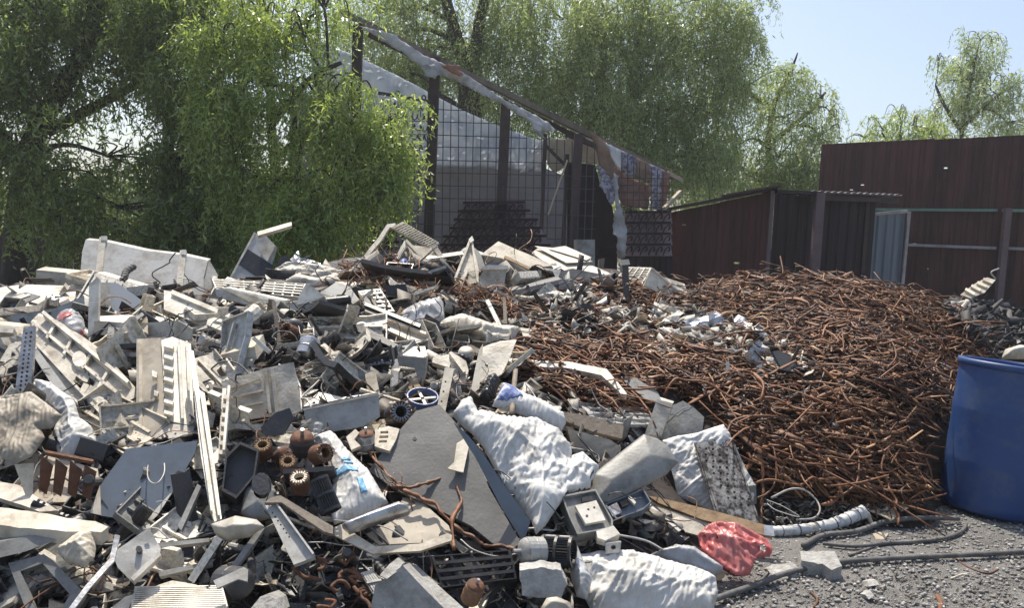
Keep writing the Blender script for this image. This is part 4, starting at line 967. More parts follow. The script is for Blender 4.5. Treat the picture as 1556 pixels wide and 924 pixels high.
# ---- upper middle left
scrap('square_panel', 'standing grey panel with a black square window among the leaves', 'panel', [(350, 424), (388, 354), (404, 358), (420, 375), (413, 400), (406, 428)], 'bluegray', n=(-.15, -.85, .5), off=.05, th=.02, anchor=(380, 424),
      parts=[('dark_window', [(363, 402), (377, 379), (416, 404), (406, 428), (394, 424)], 'black', dict(lift=.006)), ('curl', [(396, 386), (408, 368), (420, 376), (408, 400)], 'dirty', dict(lift=.03, th=.04)), ('edge', stripq(351, 423, 388, 354, 3), 'white', dict(lift=.01))])
scrap('wood_lath', 'short white wooden slat poking into the bright willow branches', 'slat', [(391, 352), (443, 337), (443, 343), (392, 358)], 'cream', n=(0, -.6, .8), off=.15, th=.03)
scrap('silver_foil', 'crumpled silver foil sheet by the standing grey panel', 'foil', [(430, 398), (453, 380), (455, 390), (487, 399), (478, 410), (440, 408)], 'silver', n=T_, off=.08, wr=.06, dent=.05, step=4)
scrap('dark_long_panel', 'long dark grey panel lying across the crest under the grille tower', 'panel', [(484, 402), (521, 393), (578, 388), (580, 398), (529, 410), (487, 416)], 'dark', n=(0, -.7, .7), off=.08, th=.02, parts=[('white_block', [(575, 394), (587, 394), (587, 402), (576, 402)], 'white', dict(lift=.03, th=.04))])
scrap('indoor_unit', 'white air conditioner indoor unit with a slatted top lying across the heap', 'air conditioner', [(326, 440), (345, 438), (440, 460), (460, 456), (492, 452), (480, 468), (430, 475), (400, 470), (329, 450)], 'bluegray', n=(0, -.9, .4), off=.16, th=.03,
      parts=[('front_cover', [(338, 440), (352, 438), (444, 458), (424, 474), (396, 468)], 'white', dict(lift=.03, th=.02, puff=.02, smooth=True)), ('side_cap', [(456, 450), (466, 432), (480, 440), (494, 452), (470, 462), (452, 464)], 'white', dict(lift=.02, th=.1))])
grille('unit_grille', 'slatted white grille top of the long indoor unit', 'grille', (322, 424), (466, 432), (458, 452), (328, 440), (0, -.35, .94), .22, 'white', 8, 4, 2.2, 3, .02)
cyl('fan_roller', 'long black fan roller lying under the indoor unit', 'fan', 470, 462, 7, (.9, .25, .12), 120, 'black', .22, shaft=False)
scrap('bowed_cowl', 'white fan cowl with a black arched opening near the indoor unit', 'cowl', [(484, 446), (500, 436), (512, 428), (532, 436), (546, 456), (536, 462), (524, 447), (512, 448), (504, 464), (492, 456)], 'white', n=(0, -.75, .66), off=.16, th=.12, dent=.004, parts=[('arch_shade', [(503, 462), (511, 448), (524, 447), (537, 462), (528, 466)], 'black', dict(lift=-.06, th=.02))])  # black sheet stands in for shade inside the arch
scrap('white_trough', 'grey white crumpled cover behind the bowed fan cowl', 'cover', [(430, 428), (452, 416), (482, 422), (510, 416), (520, 428), (505, 434), (470, 438)], 'dirty', n=T_, off=.08, puff=.03, wr=.03, smooth=True)
scrap('flat_bar', 'flat white bar crossing the brown wires behind the crate', 'bar', [(508, 428), (578, 428), (590, 431), (588, 435), (520, 434)], 'cream', n=F, off=.14, th=.02)
grille('plastic_crate', 'white plastic crate with square openings beside the bowed cowl', 'crate', (544, 443), (578, 439), (600, 474), (566, 471), (0, -.55, .83), .16, 'white', 2, 4, 3.2, 4, .03, box=(0, .14, -.1))
scrap('black_board', 'black board stuck in the square mesh crate', 'board', [(549, 458), (556, 450), (575, 468), (570, 474)], 'black', n=T_, off=.22, th=.01)
# grille tower
grille('arched_grille', 'pale arched wire grille standing highest on the crest', 'grille', (594, 346), (612, 337), (667, 369), (652, 376), (.1, -.8, .6), .14, 'cream', 2, 14, 1.3, 3, .02)
scrap('curved_trim', 'curved white plastic arm hanging left of the arched grille', 'arm', polyline_band([(601, 342), (590, 343), (578, 362), (566, 376), (552, 394)], 6), 'dirty', n=(-.2, -.7, .68), off=.12, th=.02)
scrap('tower_casing', 'broken white casing with a netted side below the arched grille', 'casing', [(618, 372), (658, 376), (664, 386), (640, 400), (628, 392)], 'cream', n=(.0, -.75, .65), off=.1, th=.02,
      parts=[('strut', stripq(594, 416, 618, 372, 6), 'white', dict(lift=.05, th=.04)), ('strut', stripq(659, 378, 690, 422, 7), 'dirty', dict(lift=.05, th=.04)), ('strut', stripq(618, 373, 668, 426, 4), 'white', dict(lift=.08, th=.04)), ('netting', [(624, 384), (640, 398), (664, 426), (620, 432), (604, 420)], 'dirty', dict(lift=-.04, th=.01, holes=[ngon(612 + 9 * a + 3 * b, 420 - b * 8 + a * 2, 2.4, 5) for a in range(4) for b in range(3)])),
             ('cream_plate', [(650, 396), (660, 386), (676, 412), (664, 420)], 'cream', dict(lift=.02, th=.02))])
scrap('blue_bottle_bag', 'small crumpled blue plastic inside the netted casing', 'plastic', [(605, 402), (611, 393), (620, 396), (622, 408), (614, 414), (606, 410)], 'navyprint', n=T_, off=.16, puff=.04, wr=.02, smooth=True)
scrap('triangular_panel', 'pointed white slotted panel standing up on the crest', 'panel', [(682, 447), (696, 408), (714, 366), (719, 372), (728, 412), (726, 442), (718, 452)], 'cream', n=(.05, -.72, .7), off=.16, th=.02, dent=.01,
      holes=[stripq(700 + 6 * k - 4 * j, 412 + 14 * j + k * 2, 697 + 6 * k - 4 * j, 420 + 14 * j + k * 2, 3) for k in range(3) for j in range(2)], ribs=[(684, 446, 715, 366, 3.5, .03), (717, 370, 727, 440, 3, .03)], parts=[('tip', [(712, 368), (717, 363), (720, 370), (714, 374)], 'white', dict(lift=.04)), ('side', [(719, 372), (730, 382), (737, 402), (729, 412)], 'gray', dict(lift=-.02))])
scrap('big_slab', 'broad cream slab leaning up on the crest left of the flat white sheets', 'slab', [(731, 387), (757, 367), (834, 400), (846, 412), (823, 421), (800, 412), (762, 392)], 'cream', n=(.15, -.6, .78), off=.12, ex=(0, .02, -.05), dent=.006, parts=[('underside', [(735, 390), (762, 393), (806, 414), (815, 430), (780, 424), (740, 404)], 'gray', dict(lift=-.05, th=.02)), ('stain_strip', stripq(766, 391, 804, 409, 4), 'board', dict(lift=.01))])
scrap('white_tub', 'small white tub with rim below the broad cream slab', 'tub', [(727, 424), (736, 409), (770, 408), (764, 446), (750, 447)], 'dirty', n=(.05, -.9, .4), off=.2, ex=(0, .12, .0), dent=.004, parts=[('rim', [(730, 410), (740, 404), (772, 405), (772, 410), (738, 411)], 'white', dict(lift=.02, th=.04))])
scrap('flat_sheets', 'stack of thin white sheets fanned out on the crest by the lean-to', 'sheets', [(808, 384), (818, 376), (896, 402), (930, 416), (922, 420), (880, 414), (842, 408)], 'white', n=(.05, -.3, .95), off=.12, th=.012,
      parts=[('sheet', [(812, 378), (850, 382), (900, 402), (860, 404)], 'cream', dict(lift=.03, th=.006)), ('sheet', [(832, 384), (858, 380), (898, 398), (890, 402)], 'white', dict(lift=.045, th=.006)), ('torn_corner', [(838, 414), (852, 414), (846, 430)], 'white', dict(lift=.05, n=(0, -.8, .5)))])
scrap('grey_wide_panel', 'wide plain grey panel below the fanned white sheets', 'panel', [(846, 414), (870, 408), (930, 420), (928, 436), (880, 436), (850, 430)], 'gray', n=(.05, -.85, .5), off=.12, th=.015)
grille('wire_crate', 'white wire topped crate tilted beside the upright dark stick', 'crate', (931, 428), (953, 406), (990, 407), (975, 434), (-.1, -.6, .79), .16, 'white', 9, 3, 1.3, 3, .02)
scrap('crate_side', 'smooth grey side panel of the wire topped crate', 'panel', [(990, 407), (1012, 424), (1038, 449), (1040, 459), (1019, 453), (978, 434)], 'cream', n=(.35, -.85, .4), off=.14, th=.01, ribs=[(990, 408, 1038, 450, 2.5, .01)])
grille('white_vent', 'white slotted vent panel behind the crate side', 'vent', (1004, 420), (1040, 432), (1044, 446), (1020, 436), (.1, -.6, .8), .04, 'white', 12, 1, 1.6, 3, .02)
scrap('upright_stick', 'dark upright square post with a white cap in front of the wire topped crate', 'post', [(945, 402), (955, 402), (957, 468), (950, 468)], 'dark', n=(0, -1, .05), off=.1, th=.06, dent=0, anchor=(953, 466), parts=[('cap', [(942, 395), (955, 394), (957, 402), (945, 403)], 'white', dict(lift=.02, th=.09))])
scrap('short_post', 'short hollow post end standing by the black sheet of the lean-to', 'post', [(910, 394), (919, 392), (917, 412), (909, 411)], 'wood', n=(0, -1, .05), off=-.2, th=.06, dent=0)
# ---- middle
scrap('pale_green_slat', 'thin pale green upright slat in the left middle of the heap', 'slat', [(413, 458), (418, 457), (427, 523), (421, 524)], 'wood', n=(0, -.8, .6), off=.25, th=.02)
cyl('dark_motor', 'dark open ended motor housing right of the pale green slat', 'motor', 446, 500, 14, (.3, -.85, .3), 26, 'dark', .14, shaft=False)
stator('rusty_core', 'rusty motor core ring lying near the dark motor housing', 'motor', 440, 504, 11, (-.4, -.8, .4), 'rust', 'rust', .2)
cyl('silver_motor', 'silver motor with its shaft pointing down near the rusty copper wires', 'motor', 468, 530, 16, (-.1, -.6, -.75), 30, 'silver', .2)
fan('ribbed_roller', 'black ribbed fan roller beside the small cream crate', 'fan', 402, 512, 9, (.9, -.2, .3), 44, 'black', .14)
scrap('small_crate', 'small cream open crate left of the silver motor', 'crate', [(334, 540), (386, 527), (391, 546), (341, 560)], 'cream', n=(.05, -.95, .3), off=.18, ex=(0, .16, .05), dent=.004, parts=[('inner_box', [(340, 528), (360, 514), (376, 516), (388, 528), (350, 540)], 'dirty', dict(n=F, th=.02, off=.06)), ('edge', stripq(386, 514, 410, 536, 6), 'white', dict(lift=.02, th=.03))])
scrap('wrinkled_film', 'thin clear wrinkled film sheet draped in the upper middle', 'film', [(598, 478), (638, 458), (668, 451), (674, 462), (676, 486), (650, 490), (628, 496)], 'bag', n=(0, -.55, .83), off=.2, wr=.03, puff=.05, dent=.02, smooth=True)
scrap('white_roll', 'long white curved sheet rolled along the middle of the heap', 'sheet', [(669, 492), (684, 484), (703, 481), (761, 499), (790, 499), (779, 520), (745, 516), (709, 503), (674, 503)], 'cream', n=(0, -.45, .9), off=.22, puff=.06, wr=.018, dent=.02, smooth=True)
scrap('inner_bracket', 'long white evaporator bracket under the clear film', 'bracket', [(552, 482), (570, 472), (640, 506), (650, 516), (630, 522), (560, 494)], 'cream', n=(-.1, -.5, .86), off=.14, th=.02, ribs=[(556, 476, 648, 512, 3, .03), (550, 486, 630, 522, 3, .02)], parts=[('black_strip', stripq(556, 470, 640, 504, 5), 'black', dict(lift=.05, th=.03))])
scrap('black_rail', 'black folded rail under the white evaporator bracket', 'rail', [(536, 493), (548, 492), (608, 526), (604, 532), (540, 502)], 'black', n=(-.1, -.6, .8), off=.2, th=.04)
scrap('white_fin', 'white pointed plastic fin beside the bowed cowl', 'fin', [(520, 486), (528, 462), (536, 470), (547, 482), (544, 494), (526, 494)], 'cream', n=(.2, -.7, .7), off=.2, th=.01)
scrap('relay_box', 'small box with a white lid beside the coil of tape', 'box', [(603, 541), (648, 544), (646, 566), (640, 592), (630, 560), (606, 556)], 'gray', n=(0, -1, .15), off=.2, th=.1, dent=.002, parts=[('lid', [(603, 541), (607, 528), (646, 528), (650, 545)], 'white', dict(n=F, th=.01, off=.02))])
cyl('tape_coil', 'round cream tape coil on top of the moulded bracket', 'coil', 708, 539, 12, (0, -.4, .9), 12, 'cream', .24, shaft=False)
scrap('moulded_bracket', 'moulded white bracket with a hooked arm under the tape coil', 'bracket', [(656, 546), (668, 540), (690, 536), (708, 548), (712, 562), (706, 584), (690, 580), (684, 556)], 'dirty', n=T_, off=.2, th=.04, ribs=[(658, 552, 684, 560, 8, .03), (684, 540, 706, 570, 4, .03)])
scrap('beam_plate', 'upright cream notched beam above the big white sack', 'beam', [(676, 558), (690, 560), (678, 618), (670, 660), (664, 672), (654, 672), (662, 630)], 'cream', n=(.1, -.7, .7), off=.3, th=.03, holes=[ngon(677 - k * 3, 580 + k * 15, 1.8, 5) for k in range(6)], parts=[('foot', [(665, 656), (678, 652), (698, 664), (696, 672), (674, 678)], 'dirty', dict(lift=.01, th=.01))])
scrap('narrow_plate', 'narrow cream plate pointing up beside the notched beam', 'plate', [(716, 592), (722, 560), (728, 532), (734, 522), (732, 556), (727, 598)], 'cream', n=(.1, -.75, .66), off=.32, th=.01)
scrap('angled_sheet', 'broken cream sheet standing right of the narrow plate', 'sheet', [(732, 528), (760, 518), (785, 516), (776, 540), (762, 568), (740, 578), (728, 584)], 'dirty', n=(-.1, -.62, .78), off=.24, th=.008, dent=.02)
scrap('hanging_plate', 'small cream plate hanging over the dark side of the grey slab', 'plate', [(694, 674), (710, 664), (712, 680), (704, 718), (680, 712), (690, 702)], 'cream', n=(.05, -.6, .8), off=.28, th=.006)
scrap('condenser_fins', 'black finned condenser block at the edge of the rusty strips', 'condenser', [(772, 524), (816, 523), (818, 543), (776, 542)], 'black', n=S_, off=.14, th=.06, ribs=[(776 + 5 * k, 525, 777 + 5 * k, 542, 2, .012) for k in range(9)])
scrap('black_coil', 'black coiled cable heap beside the upright cream plates', 'coil', [(728, 606), (740, 576), (752, 570), (760, 580), (752, 604), (740, 616)], 'black', n=T_, off=.2, puff=.07, wr=.02)
scrap('grey_slab', 'large smooth grey slab leaning in the centre below the big white sack', 'slab', [(560, 716), (600, 662), (632, 624), (668, 614), (690, 640), (716, 672), (742, 740), (792, 826), (766, 840), (716, 800), (660, 772), (600, 744)], 'darkgray', n=(.0, -.66, .75), off=.14, th=.02, dent=.006, anchor=(720, 800),
      parts=[('bolt_hole', ngon(630, 667, 3, 6), 'black', dict(lift=.002))])
scrap('big_sack', 'big crumpled white woven sack lying in the centre', 'sack', [(688, 634), (700, 612), (716, 604), (727, 627), (770, 634), (815, 640), (849, 653), (867, 677), (870, 692), (886, 687), (911, 708), (899, 729), (898, 739), (860, 752), (849, 772), (829, 798), (815, 810), (808, 788), (766, 733), (735, 684)], 'sack', n=(.05, -.56, .83), off=.2, puff=.12, wr=.035, dent=.04, smooth=True, strain=.15, anchor=(820, 740))
scrap('printed_sack', 'white sack with a dark blue print above the big white woven sack', 'sack', [(748, 617), (764, 583), (786, 592), (813, 606), (857, 632), (860, 643), (852, 656), (826, 647), (782, 627)], 'sack', n=(0, -.5, .86), off=.24, puff=.07, wr=.022, dent=.02, smooth=True,
      parts=[('print', [(750, 614), (762, 588), (780, 597), (794, 616), (770, 618)], 'navyprint', dict(follow=True, lift=.004, th=.003, step=3, holes=[[(762, 604), (766, 594), (776, 604)]])), ('ochre_film', [(758, 622), (776, 622), (770, 630), (750, 628)], 'card', dict(follow=True, lift=.005, th=.003, step=3))])
pxtube([(760, 672), (757, 648), (752, 632)], .008, 'dark', 'thin_stick', 'thin dark stick lying on the big white woven sack', 'stick', off=.34)
pxtube([(784, 560), (780, 600), (778, 630)], .016, 'wood', 'upright_stick', 'grey brown stick standing over the blue printed sack', 'stick', off=.34)
scrap('wood_plank', 'weathered grey plank below the rusty strips right of the sacks', 'plank', [(852, 625), (900, 633), (948, 648), (945, 667), (900, 656), (858, 640)], 'wood', n=(.05, -.7, .7), off=.18, th=.03, dent=.004)
scrap('brown_box', 'brown grey box in the shade under the weathered plank', 'box', [(862, 652), (926, 668), (944, 680), (940, 700), (918, 700), (872, 690)], 'tarp', n=S_, off=.08, th=.2)
scrap('crooked_beam', 'crooked white bent beam lying across the rusty strips', 'beam', [(769, 544), (823, 548), (862, 548), (922, 561), (953, 599), (944, 599), (914, 570), (860, 557), (823, 557), (779, 552)], 'white', n=(0, -.5, .86), off=.22, th=.04, dent=.012)
scrap('casing_panel', 'large grey corrugated casing panel in the left middle', 'panel', [(336, 580), (398, 560), (446, 551), (452, 580), (458, 625), (440, 632), (400, 634), (350, 643)], 'dirty', n=(0, -.86, .5), off=.14, th=.01, dent=.02, ribs=[(404, 562, 412, 630, 4, .02), (414, 560, 422, 630, 4, .02), (346, 592, 396, 576, 2.5, .01), (346, 606, 400, 594, 2.5, .01), (348, 622, 400, 612, 2.5, .01)],
      parts=[('hook', polyline_band([(368, 570), (360, 572), (359, 580), (363, 584)], 2), 'black', dict(lift=.02, th=.01))])
scrap('open_box', 'open grey box with white lining in the left middle', 'box', [(461, 622), (575, 598), (577, 633), (552, 648), (504, 656), (470, 662)], 'bluegray', n=(.05, -.93, .35), off=.16, th=.02, dent=.006,
      parts=[('back_wall', [(480, 574), (540, 562), (570, 564), (575, 598), (500, 610)], 'gray', dict(n=(0, -.9, .4), th=.01, off=-.18)), ('inner_side', [(556, 570), (570, 564), (577, 598), (560, 602)], 'cream', dict(n=(-.4, -.7, .6), th=.01, off=-.06)), ('floor', [(461, 620), (484, 598), (520, 606), (575, 598)], 'white', dict(n=F, th=.01, off=-.06)), ('rim', stripq(461, 623, 575, 599, 3), 'white', dict(lift=.01, th=.02))])
scrap('wooden_ledge', 'narrow dark wooden ledge above the open grey box', 'ledge', [(482, 558), (552, 550), (554, 560), (486, 568)], 'wood', n=S_, off=.16, th=.06)
scrap('rounded_board', 'dark round edged panel in the shade below the corrugated casing panel', 'panel', [(396, 650), (418, 628), (440, 620), (446, 634), (430, 660), (404, 664)], 'dark', n=S_, off=.18, th=.02)
scrap('dark_board', 'dark slate board in the shade between the grey slab and the big sack', 'board', [(690, 642), (712, 662), (735, 690), (766, 738), (806, 792), (796, 826), (760, 768), (728, 704)], 'slate', n=(.25, -.9, .3), off=.17, th=.01, anchor=(780, 800))
scrap('crest_sheets', 'grey crumpled sheet pieces on the crest beside the standing grey panel', 'sheet', [(402, 432), (418, 406), (436, 398), (486, 402), (530, 410), (506, 424), (450, 430)], 'dirty', n=T_, off=.04, wr=.03, dent=.03, strain=.06)
scrap('folded_sheet', 'folded dark sheet end between the standing panel and the silver foil', 'sheet', [(408, 428), (424, 392), (436, 386), (446, 400), (438, 424)], 'dark', n=(.3, -.8, .5), off=.08, th=.01, dent=.03)
cyl('copper_motor', 'small copper brown motor core at the bottom edge left of the concrete chunk', 'motor', 718, 902, 15, (.3, -.3, .9), 30, 'copper', .24, 'rust')
grille('dark_crate', 'black plastic crate frame in the shade above the copper brown motor', 'crate', (655, 846), (776, 836), (786, 880), (672, 894), (0, -.7, .7), .14, 'black', 3, 3, 4, 5, .03)
scrap('pipe_end', 'grey ribbed pipe end at the bottom edge below the concrete chunk', 'pipe', [(822, 924), (830, 910), (846, 908), (866, 916), (872, 934), (824, 934)], 'dirty', n=T_, off=.3, puff=.04, smooth=True)
# round things
fan_r, t0 = px(642, 606, .2)
root = empty('fan_ring', tuple(fan_r), 'blue plastic fan ring with spokes beside the cream notched beam', 'fan')
r_ = 24 * t0 / FPX; ax_, s_, b_ = frame_of((.1, -.35, .93))
link(mesh('ring', *lathe(fan_r, ax_, [(r_, -.018), (r_, .018), (r_ * .93, .018), (r_ * .93, -.018)], 28, True), 'bluefan', False), root)
for i in range(4):
    q = 1.57 * i + .4; e_ = math.cos(q) * s_ + math.sin(q) * b_
    link(mesh('spoke', *beam(fan_r + e_ * .01, fan_r + e_ * r_ * .94, .016, .006, ax_), 'white'), root)
mark(ngon(642, 606, 24, 10, 10))
scrap('copper_block', 'small tan circuit block above the blue fan ring', 'block', [(618, 584), (634, 579), (642, 592), (626, 598)], 'board', n=T_, off=.2, th=.03, holes=[ngon(628, 588, 2, 5), ngon(634, 592, 2, 5)])
stator('black_stator', 'black toothed ring motor standing left of the grey slab', 'motor', 604, 629, 17, (.35, -.85, .35), 'dark', 'silver', .2, 1.2)
stator('copper_stator', 'copper toothed stator ring highest of the three by the white printed bag', 'stator', 400, 684, 14, (.05, -.55, .83), 'rust', 'board', .18)
stator('copper_stator', 'middle copper stator ring leaning on the rusty motor parts', 'stator', 438, 707, 13, (.1, -.6, .8), 'copper', 'board', .2)
stator('copper_stator', 'lowest copper stator ring beside the black ribbed cage fan', 'stator', 456, 734, 15, (.0, -.5, .86), 'rust', 'cream', .22)
cyl('rusty_motor', 'dark rusted motor can above the copper stator rings', 'motor', 459, 676, 18, (.1, -.4, .85), 26, 'dark', .16, 'rust')
cyl('small_rusty_motor', 'small rust brown motor between the copper stator rings', 'motor', 428, 694, 12, (.6, -.5, .5), 24, 'rust', .14)
stator('rusty_ring', 'rusted ring leaning against the white printed bag', 'ring', 487, 690, 15, (.6, -.6, .3), 'rust', 'copper', .24)
fan('cage_fan', 'black ribbed cage fan lying against the white printed bag', 'fan', 494, 753, 15, (.38, -.3, -.6), 50, 'black', .3)
cyl('brown_motor', 'grey motor with a brown cap left of the slotted cream plate', 'motor', 556, 672, 13, (0, -.2, .95), 24, 'silver', .2, 'rust')
scrap('slotted_plate', 'cream plastic plate with square slots left of the grey slab', 'plate', [(570, 654), (590, 648), (607, 652), (602, 668), (592, 686), (569, 679)], 'cream', n=(.05, -.6, .8), off=.22, th=.03, holes=[[(578, 656), (590, 655), (590, 659), (578, 660)], [(577, 663), (590, 662), (590, 666), (576, 667)], [(576, 670), (588, 669), (588, 673), (575, 674)]])
scrap('motor_bracket', 'cream broken motor bracket beside the grey motor with brown cap', 'bracket', [(526, 664), (540, 652), (546, 658), (538, 668), (548, 678), (534, 684)], 'cream', n=T_, off=.24, th=.02)
scrap('blue_text_bag', 'white woven bag with a pale blue print band in the lower middle', 'bag', [(476, 664), (502, 654), (512, 662), (524, 680), (560, 713), (590, 764), (546, 782), (508, 798), (497, 760), (506, 734), (498, 700)], 'sack', n=(0, -.58, .81), off=.16, puff=.05, wr=.018, dent=.02, smooth=True, anchor=(540, 760),
      parts=[('print_band', [(508, 724), (512, 720), (544, 716), (546, 725), (530, 728), (508, 731)], 'blueprint', dict(follow=True, lift=.004, th=.003, step=2.5)), ('print_mark', [(520, 706), (532, 702), (534, 706), (522, 710)], 'blueprint', dict(follow=True, lift=.004, th=.003, step=2.5)), ('print_mark', [(524, 712), (536, 708), (538, 711), (526, 715)], 'blueprint', dict(follow=True, lift=.004, th=.003, step=2.5)), ('print_mark', [(544, 736), (552, 734), (560, 756), (550, 758)], 'blueprint', dict(follow=True, lift=.004, th=.003, step=2.5))])
# ---- lower middle
scrap('clear_tube', 'long glassy grey plastic tube below the white printed bag', 'tube', [(519, 797), (560, 780), (606, 763), (620, 768), (622, 776), (560, 796), (530, 807)], 'silver', n=(0, -.6, .8), off=.32, puff=.03, dent=.004, smooth=True, th=.03)
scrap('yellowed_trim', 'yellowed cream bent frame strip in the lower middle', 'frame', [(508, 802), (518, 797), (570, 832), (638, 827), (680, 811), (687, 814), (686, 822), (638, 838), (566, 843), (508, 814)], 'cream', n=(0, -.62, .78), off=.26, ex=(0, .03, -.02), dent=.008)
scrap('long_bent_strip', 'long grey green bent strip arching left of the yellowed frame strip', 'strip', [(402, 764), (412, 756), (426, 753), (506, 800), (506, 812), (492, 808), (428, 764)], 'wood', n=(0, -.6, .8), off=.28, th=.02, dent=.01)
scrap('grey_strip', 'long grey tapered cover with a row of small holes under the arching strip', 'cover', [(403, 768), (420, 766), (440, 796), (478, 846), (446, 858), (430, 826)], 'bluegray', n=(-.1, -.6, .79), off=.24, th=.02, dent=.008, holes=[ngon(414 + 4.2 * k, 780 + 6 * k, 1.6, 5) for k in range(7)], ribs=[(421, 768, 478, 846, 3, .02)])
scrap('dark_tray', 'dark brown open tray with a burnt edge right of the yellowed frame strip', 'tray', [(612, 756), (640, 762), (682, 800), (686, 814), (640, 826), (576, 828), (556, 812), (600, 790)], 'tarp', n=(0, -.5, .86), off=.1, th=.01)
scrap('concrete_block', 'pale broken concrete chunk in the bottom middle', 'block', [(790, 868), (822, 862), (852, 868), (862, 888), (852, 912), (794, 906)], 'concrete', n=(0, -.93, .35), off=.22, ex=(0, .07, .0), dent=.02, th=.1, rag=3, parts=[('broken_top', [(792, 870), (805, 860), (825, 856), (848, 862), (854, 872), (832, 870), (812, 874)], 'concrete', dict(n=(0, -.2, 1), off=-.02, dent=.03, th=.03))])
scrap('concrete_slab', 'thick concrete slab with a sunlit top edge at the bottom edge', 'slab', [(570, 890), (612, 860), (640, 890), (690, 940), (560, 940)], 'concrete', n=(-.1, -.92, .3), off=.22, th=.12, dent=.008, parts=[('top_face', [(614, 858), (632, 862), (716, 940), (684, 940)], 'concrete', dict(n=(.1, -.25, .96), th=.02, off=.03, dent=.006, lift=.01))])
lump('plaster_chunk', 'white plaster chunk at the tip of the thick concrete slab', 'chunk', [(577, 876), (592, 858), (604, 849), (612, 858), (604, 870), (588, 882)], 'concrete', (0, .08, -.03), n=F, dent=.04, off=.32)
grille('black_grille', 'black slatted grille beside the thick concrete slab at the bottom', 'grille', (548, 872), (566, 866), (622, 935), (586, 935), (0, -.55, .83), .2, 'bluegray', 5, 3, 2.5, 2, .02)
cyl('drum_fan', 'dark drum fan with a pale end plate above the concrete chunk', 'fan', 812, 838, 21, (-.9, -.35, .1), 30, 'bluegray', .24, shaft=True)
fan('squirrel_fan', 'black squirrel cage fan wheel right of the drum fan', 'fan', 848, 838, 23, (.9, -.3, .1), 44, 'black', .26, 34)
scrap('motor_unit', 'grey control box with a white perforated plate below the big sack', 'box', [(852, 757), (904, 747), (930, 794), (930, 806), (876, 816), (864, 790)], 'gray', n=(.1, -.62, .78), off=.2, th=.06, dent=.004, lip=.02, lipw=3,
      parts=[('white_plate', [(872, 774), (904, 766), (918, 796), (888, 802)], 'white', dict(lift=.03, th=.02, holes=[ngon(892, 780, 2, 6), ngon(901, 777, 2, 6), ngon(890, 790, 2.5, 6)])), ('vent', [(882, 760), (898, 757), (900, 764), (884, 767)], 'black', dict(lift=.02, th=.01))])
scrap('white_connector', 'white connector block hanging from the grey control box', 'connector', [(906, 808), (932, 800), (942, 812), (920, 822), (908, 818)], 'white', n=T_, off=.24, th=.05)
scrap('socket_plate', 'small pale plate with a round hole below the white connector', 'plate', [(920, 826), (944, 824), (942, 840), (920, 842)], 'silver', n=W_, off=.2, th=.02, holes=[ngon(932, 832, 4, 8)])
scrap('circuit_board', 'circuit board with white sockets in a grey tray under the curved sheet', 'circuit board', [(917, 772), (977, 748), (988, 768), (976, 780), (935, 794)], 'slate', n=(.0, -.62, .78), off=.16, th=.02, lip=.03, lipw=3, parts=[('socket', stripq(954, 760, 964, 770, 4), 'white', dict(lift=.03, th=.02)), ('chip', [(940, 766), (950, 762), (954, 770), (945, 774)], 'black', dict(lift=.02, th=.02)), ('heat_sink', [(922, 776), (936, 769), (944, 784), (930, 790)], 'silver', dict(lift=.03, th=.03))])
scrap('curved_sheet', 'large smooth curved grey sheet right of the big sack', 'sheet', [(900, 722), (940, 690), (978, 660), (999, 667), (1016, 680), (1030, 703), (1012, 722), (960, 750), (925, 766), (902, 765)], 'gray', n=(.05, -.72, .69), off=.2, puff=.05, dent=.004, smooth=True, th=.006, anchor=(940, 750))
scrap('fibre_board', 'grey fibre panel standing right of the grey post in the middle right', 'panel', [(1020, 617), (1038, 609), (1055, 620), (1070, 634), (1067, 657), (1003, 669), (1008, 648)], 'dirty', n=(.1, -.86, .5), off=.1, th=.03, anchor=(1030, 660))
scrap('grey_block_post', 'grey square post leaning against the grey fibre panel', 'post', [(998, 607), (1022, 614), (1003, 668), (980, 660)], 'dirty', n=(-.2, -.85, .48), off=.16, th=.07, anchor=(992, 660), parts=[('top_end', [(997, 608), (1002, 605), (1024, 612), (1021, 616)], 'white', dict(n=F, th=.02, off=.01))])
scrap('standing_bag', 'white bag standing behind the rusty perforated plate', 'bag', [(1003, 670), (1030, 662), (1061, 657), (1088, 648), (1100, 644), (1110, 658), (1130, 700), (1149, 739), (1146, 760), (1080, 778), (1030, 754), (1020, 716)], 'sack', n=(.05, -.8, .6), off=.08, puff=.06, wr=.014, dent=.02, smooth=True, anchor=(1085, 760))
scrap('perforated_plate', 'rusty grey plate punched with rows of holes leaning on a white bag', 'plate', [(1055, 673), (1085, 668), (1113, 669), (1134, 730), (1153, 794), (1120, 790), (1086, 779), (1070, 724)], 'burnt', n=(.12, -.66, .74), off=.22, th=.008, dent=.006, anchor=(1118, 780),
      holes=[ngon(1063 + k * 10.4 + r * 5.4 + (r % 2) * 4.5, 681 + r * 9.6 + k * .6, 2.1, 6) for r in range(10) for k in range(5) if k * 10.4 + (r % 2) * 4.5 < 47 - r * .9], ribs=[(1057, 674, 1090, 779, 2.5, .01), (1112, 670, 1151, 790, 2.5, .01)])
lump('grey_brick', 'small grey block beside the foot of the punched plate', 'block', [(1131, 738), (1148, 737), (1149, 766), (1136, 768)], 'gray', (0, .08, 0), n=W_, off=.12)
scrap('plank_strip', 'long split board with a wooden edge running behind the red bag', 'board', [(985, 754), (1000, 756), (1082, 776), (1173, 801), (1174, 817), (1128, 806), (1066, 790), (1000, 764)], 'board', n=(.05, -.6, .8), off=.16, th=.02, dent=.006, parts=[('veneer', [(985, 764), (1066, 790), (1090, 798), (1060, 812), (1010, 798), (980, 778)], 'dirty', dict(lift=-.01, th=.01)), ('end', [(1160, 800), (1174, 801), (1176, 817), (1160, 815)], 'silver', dict(lift=.01))])
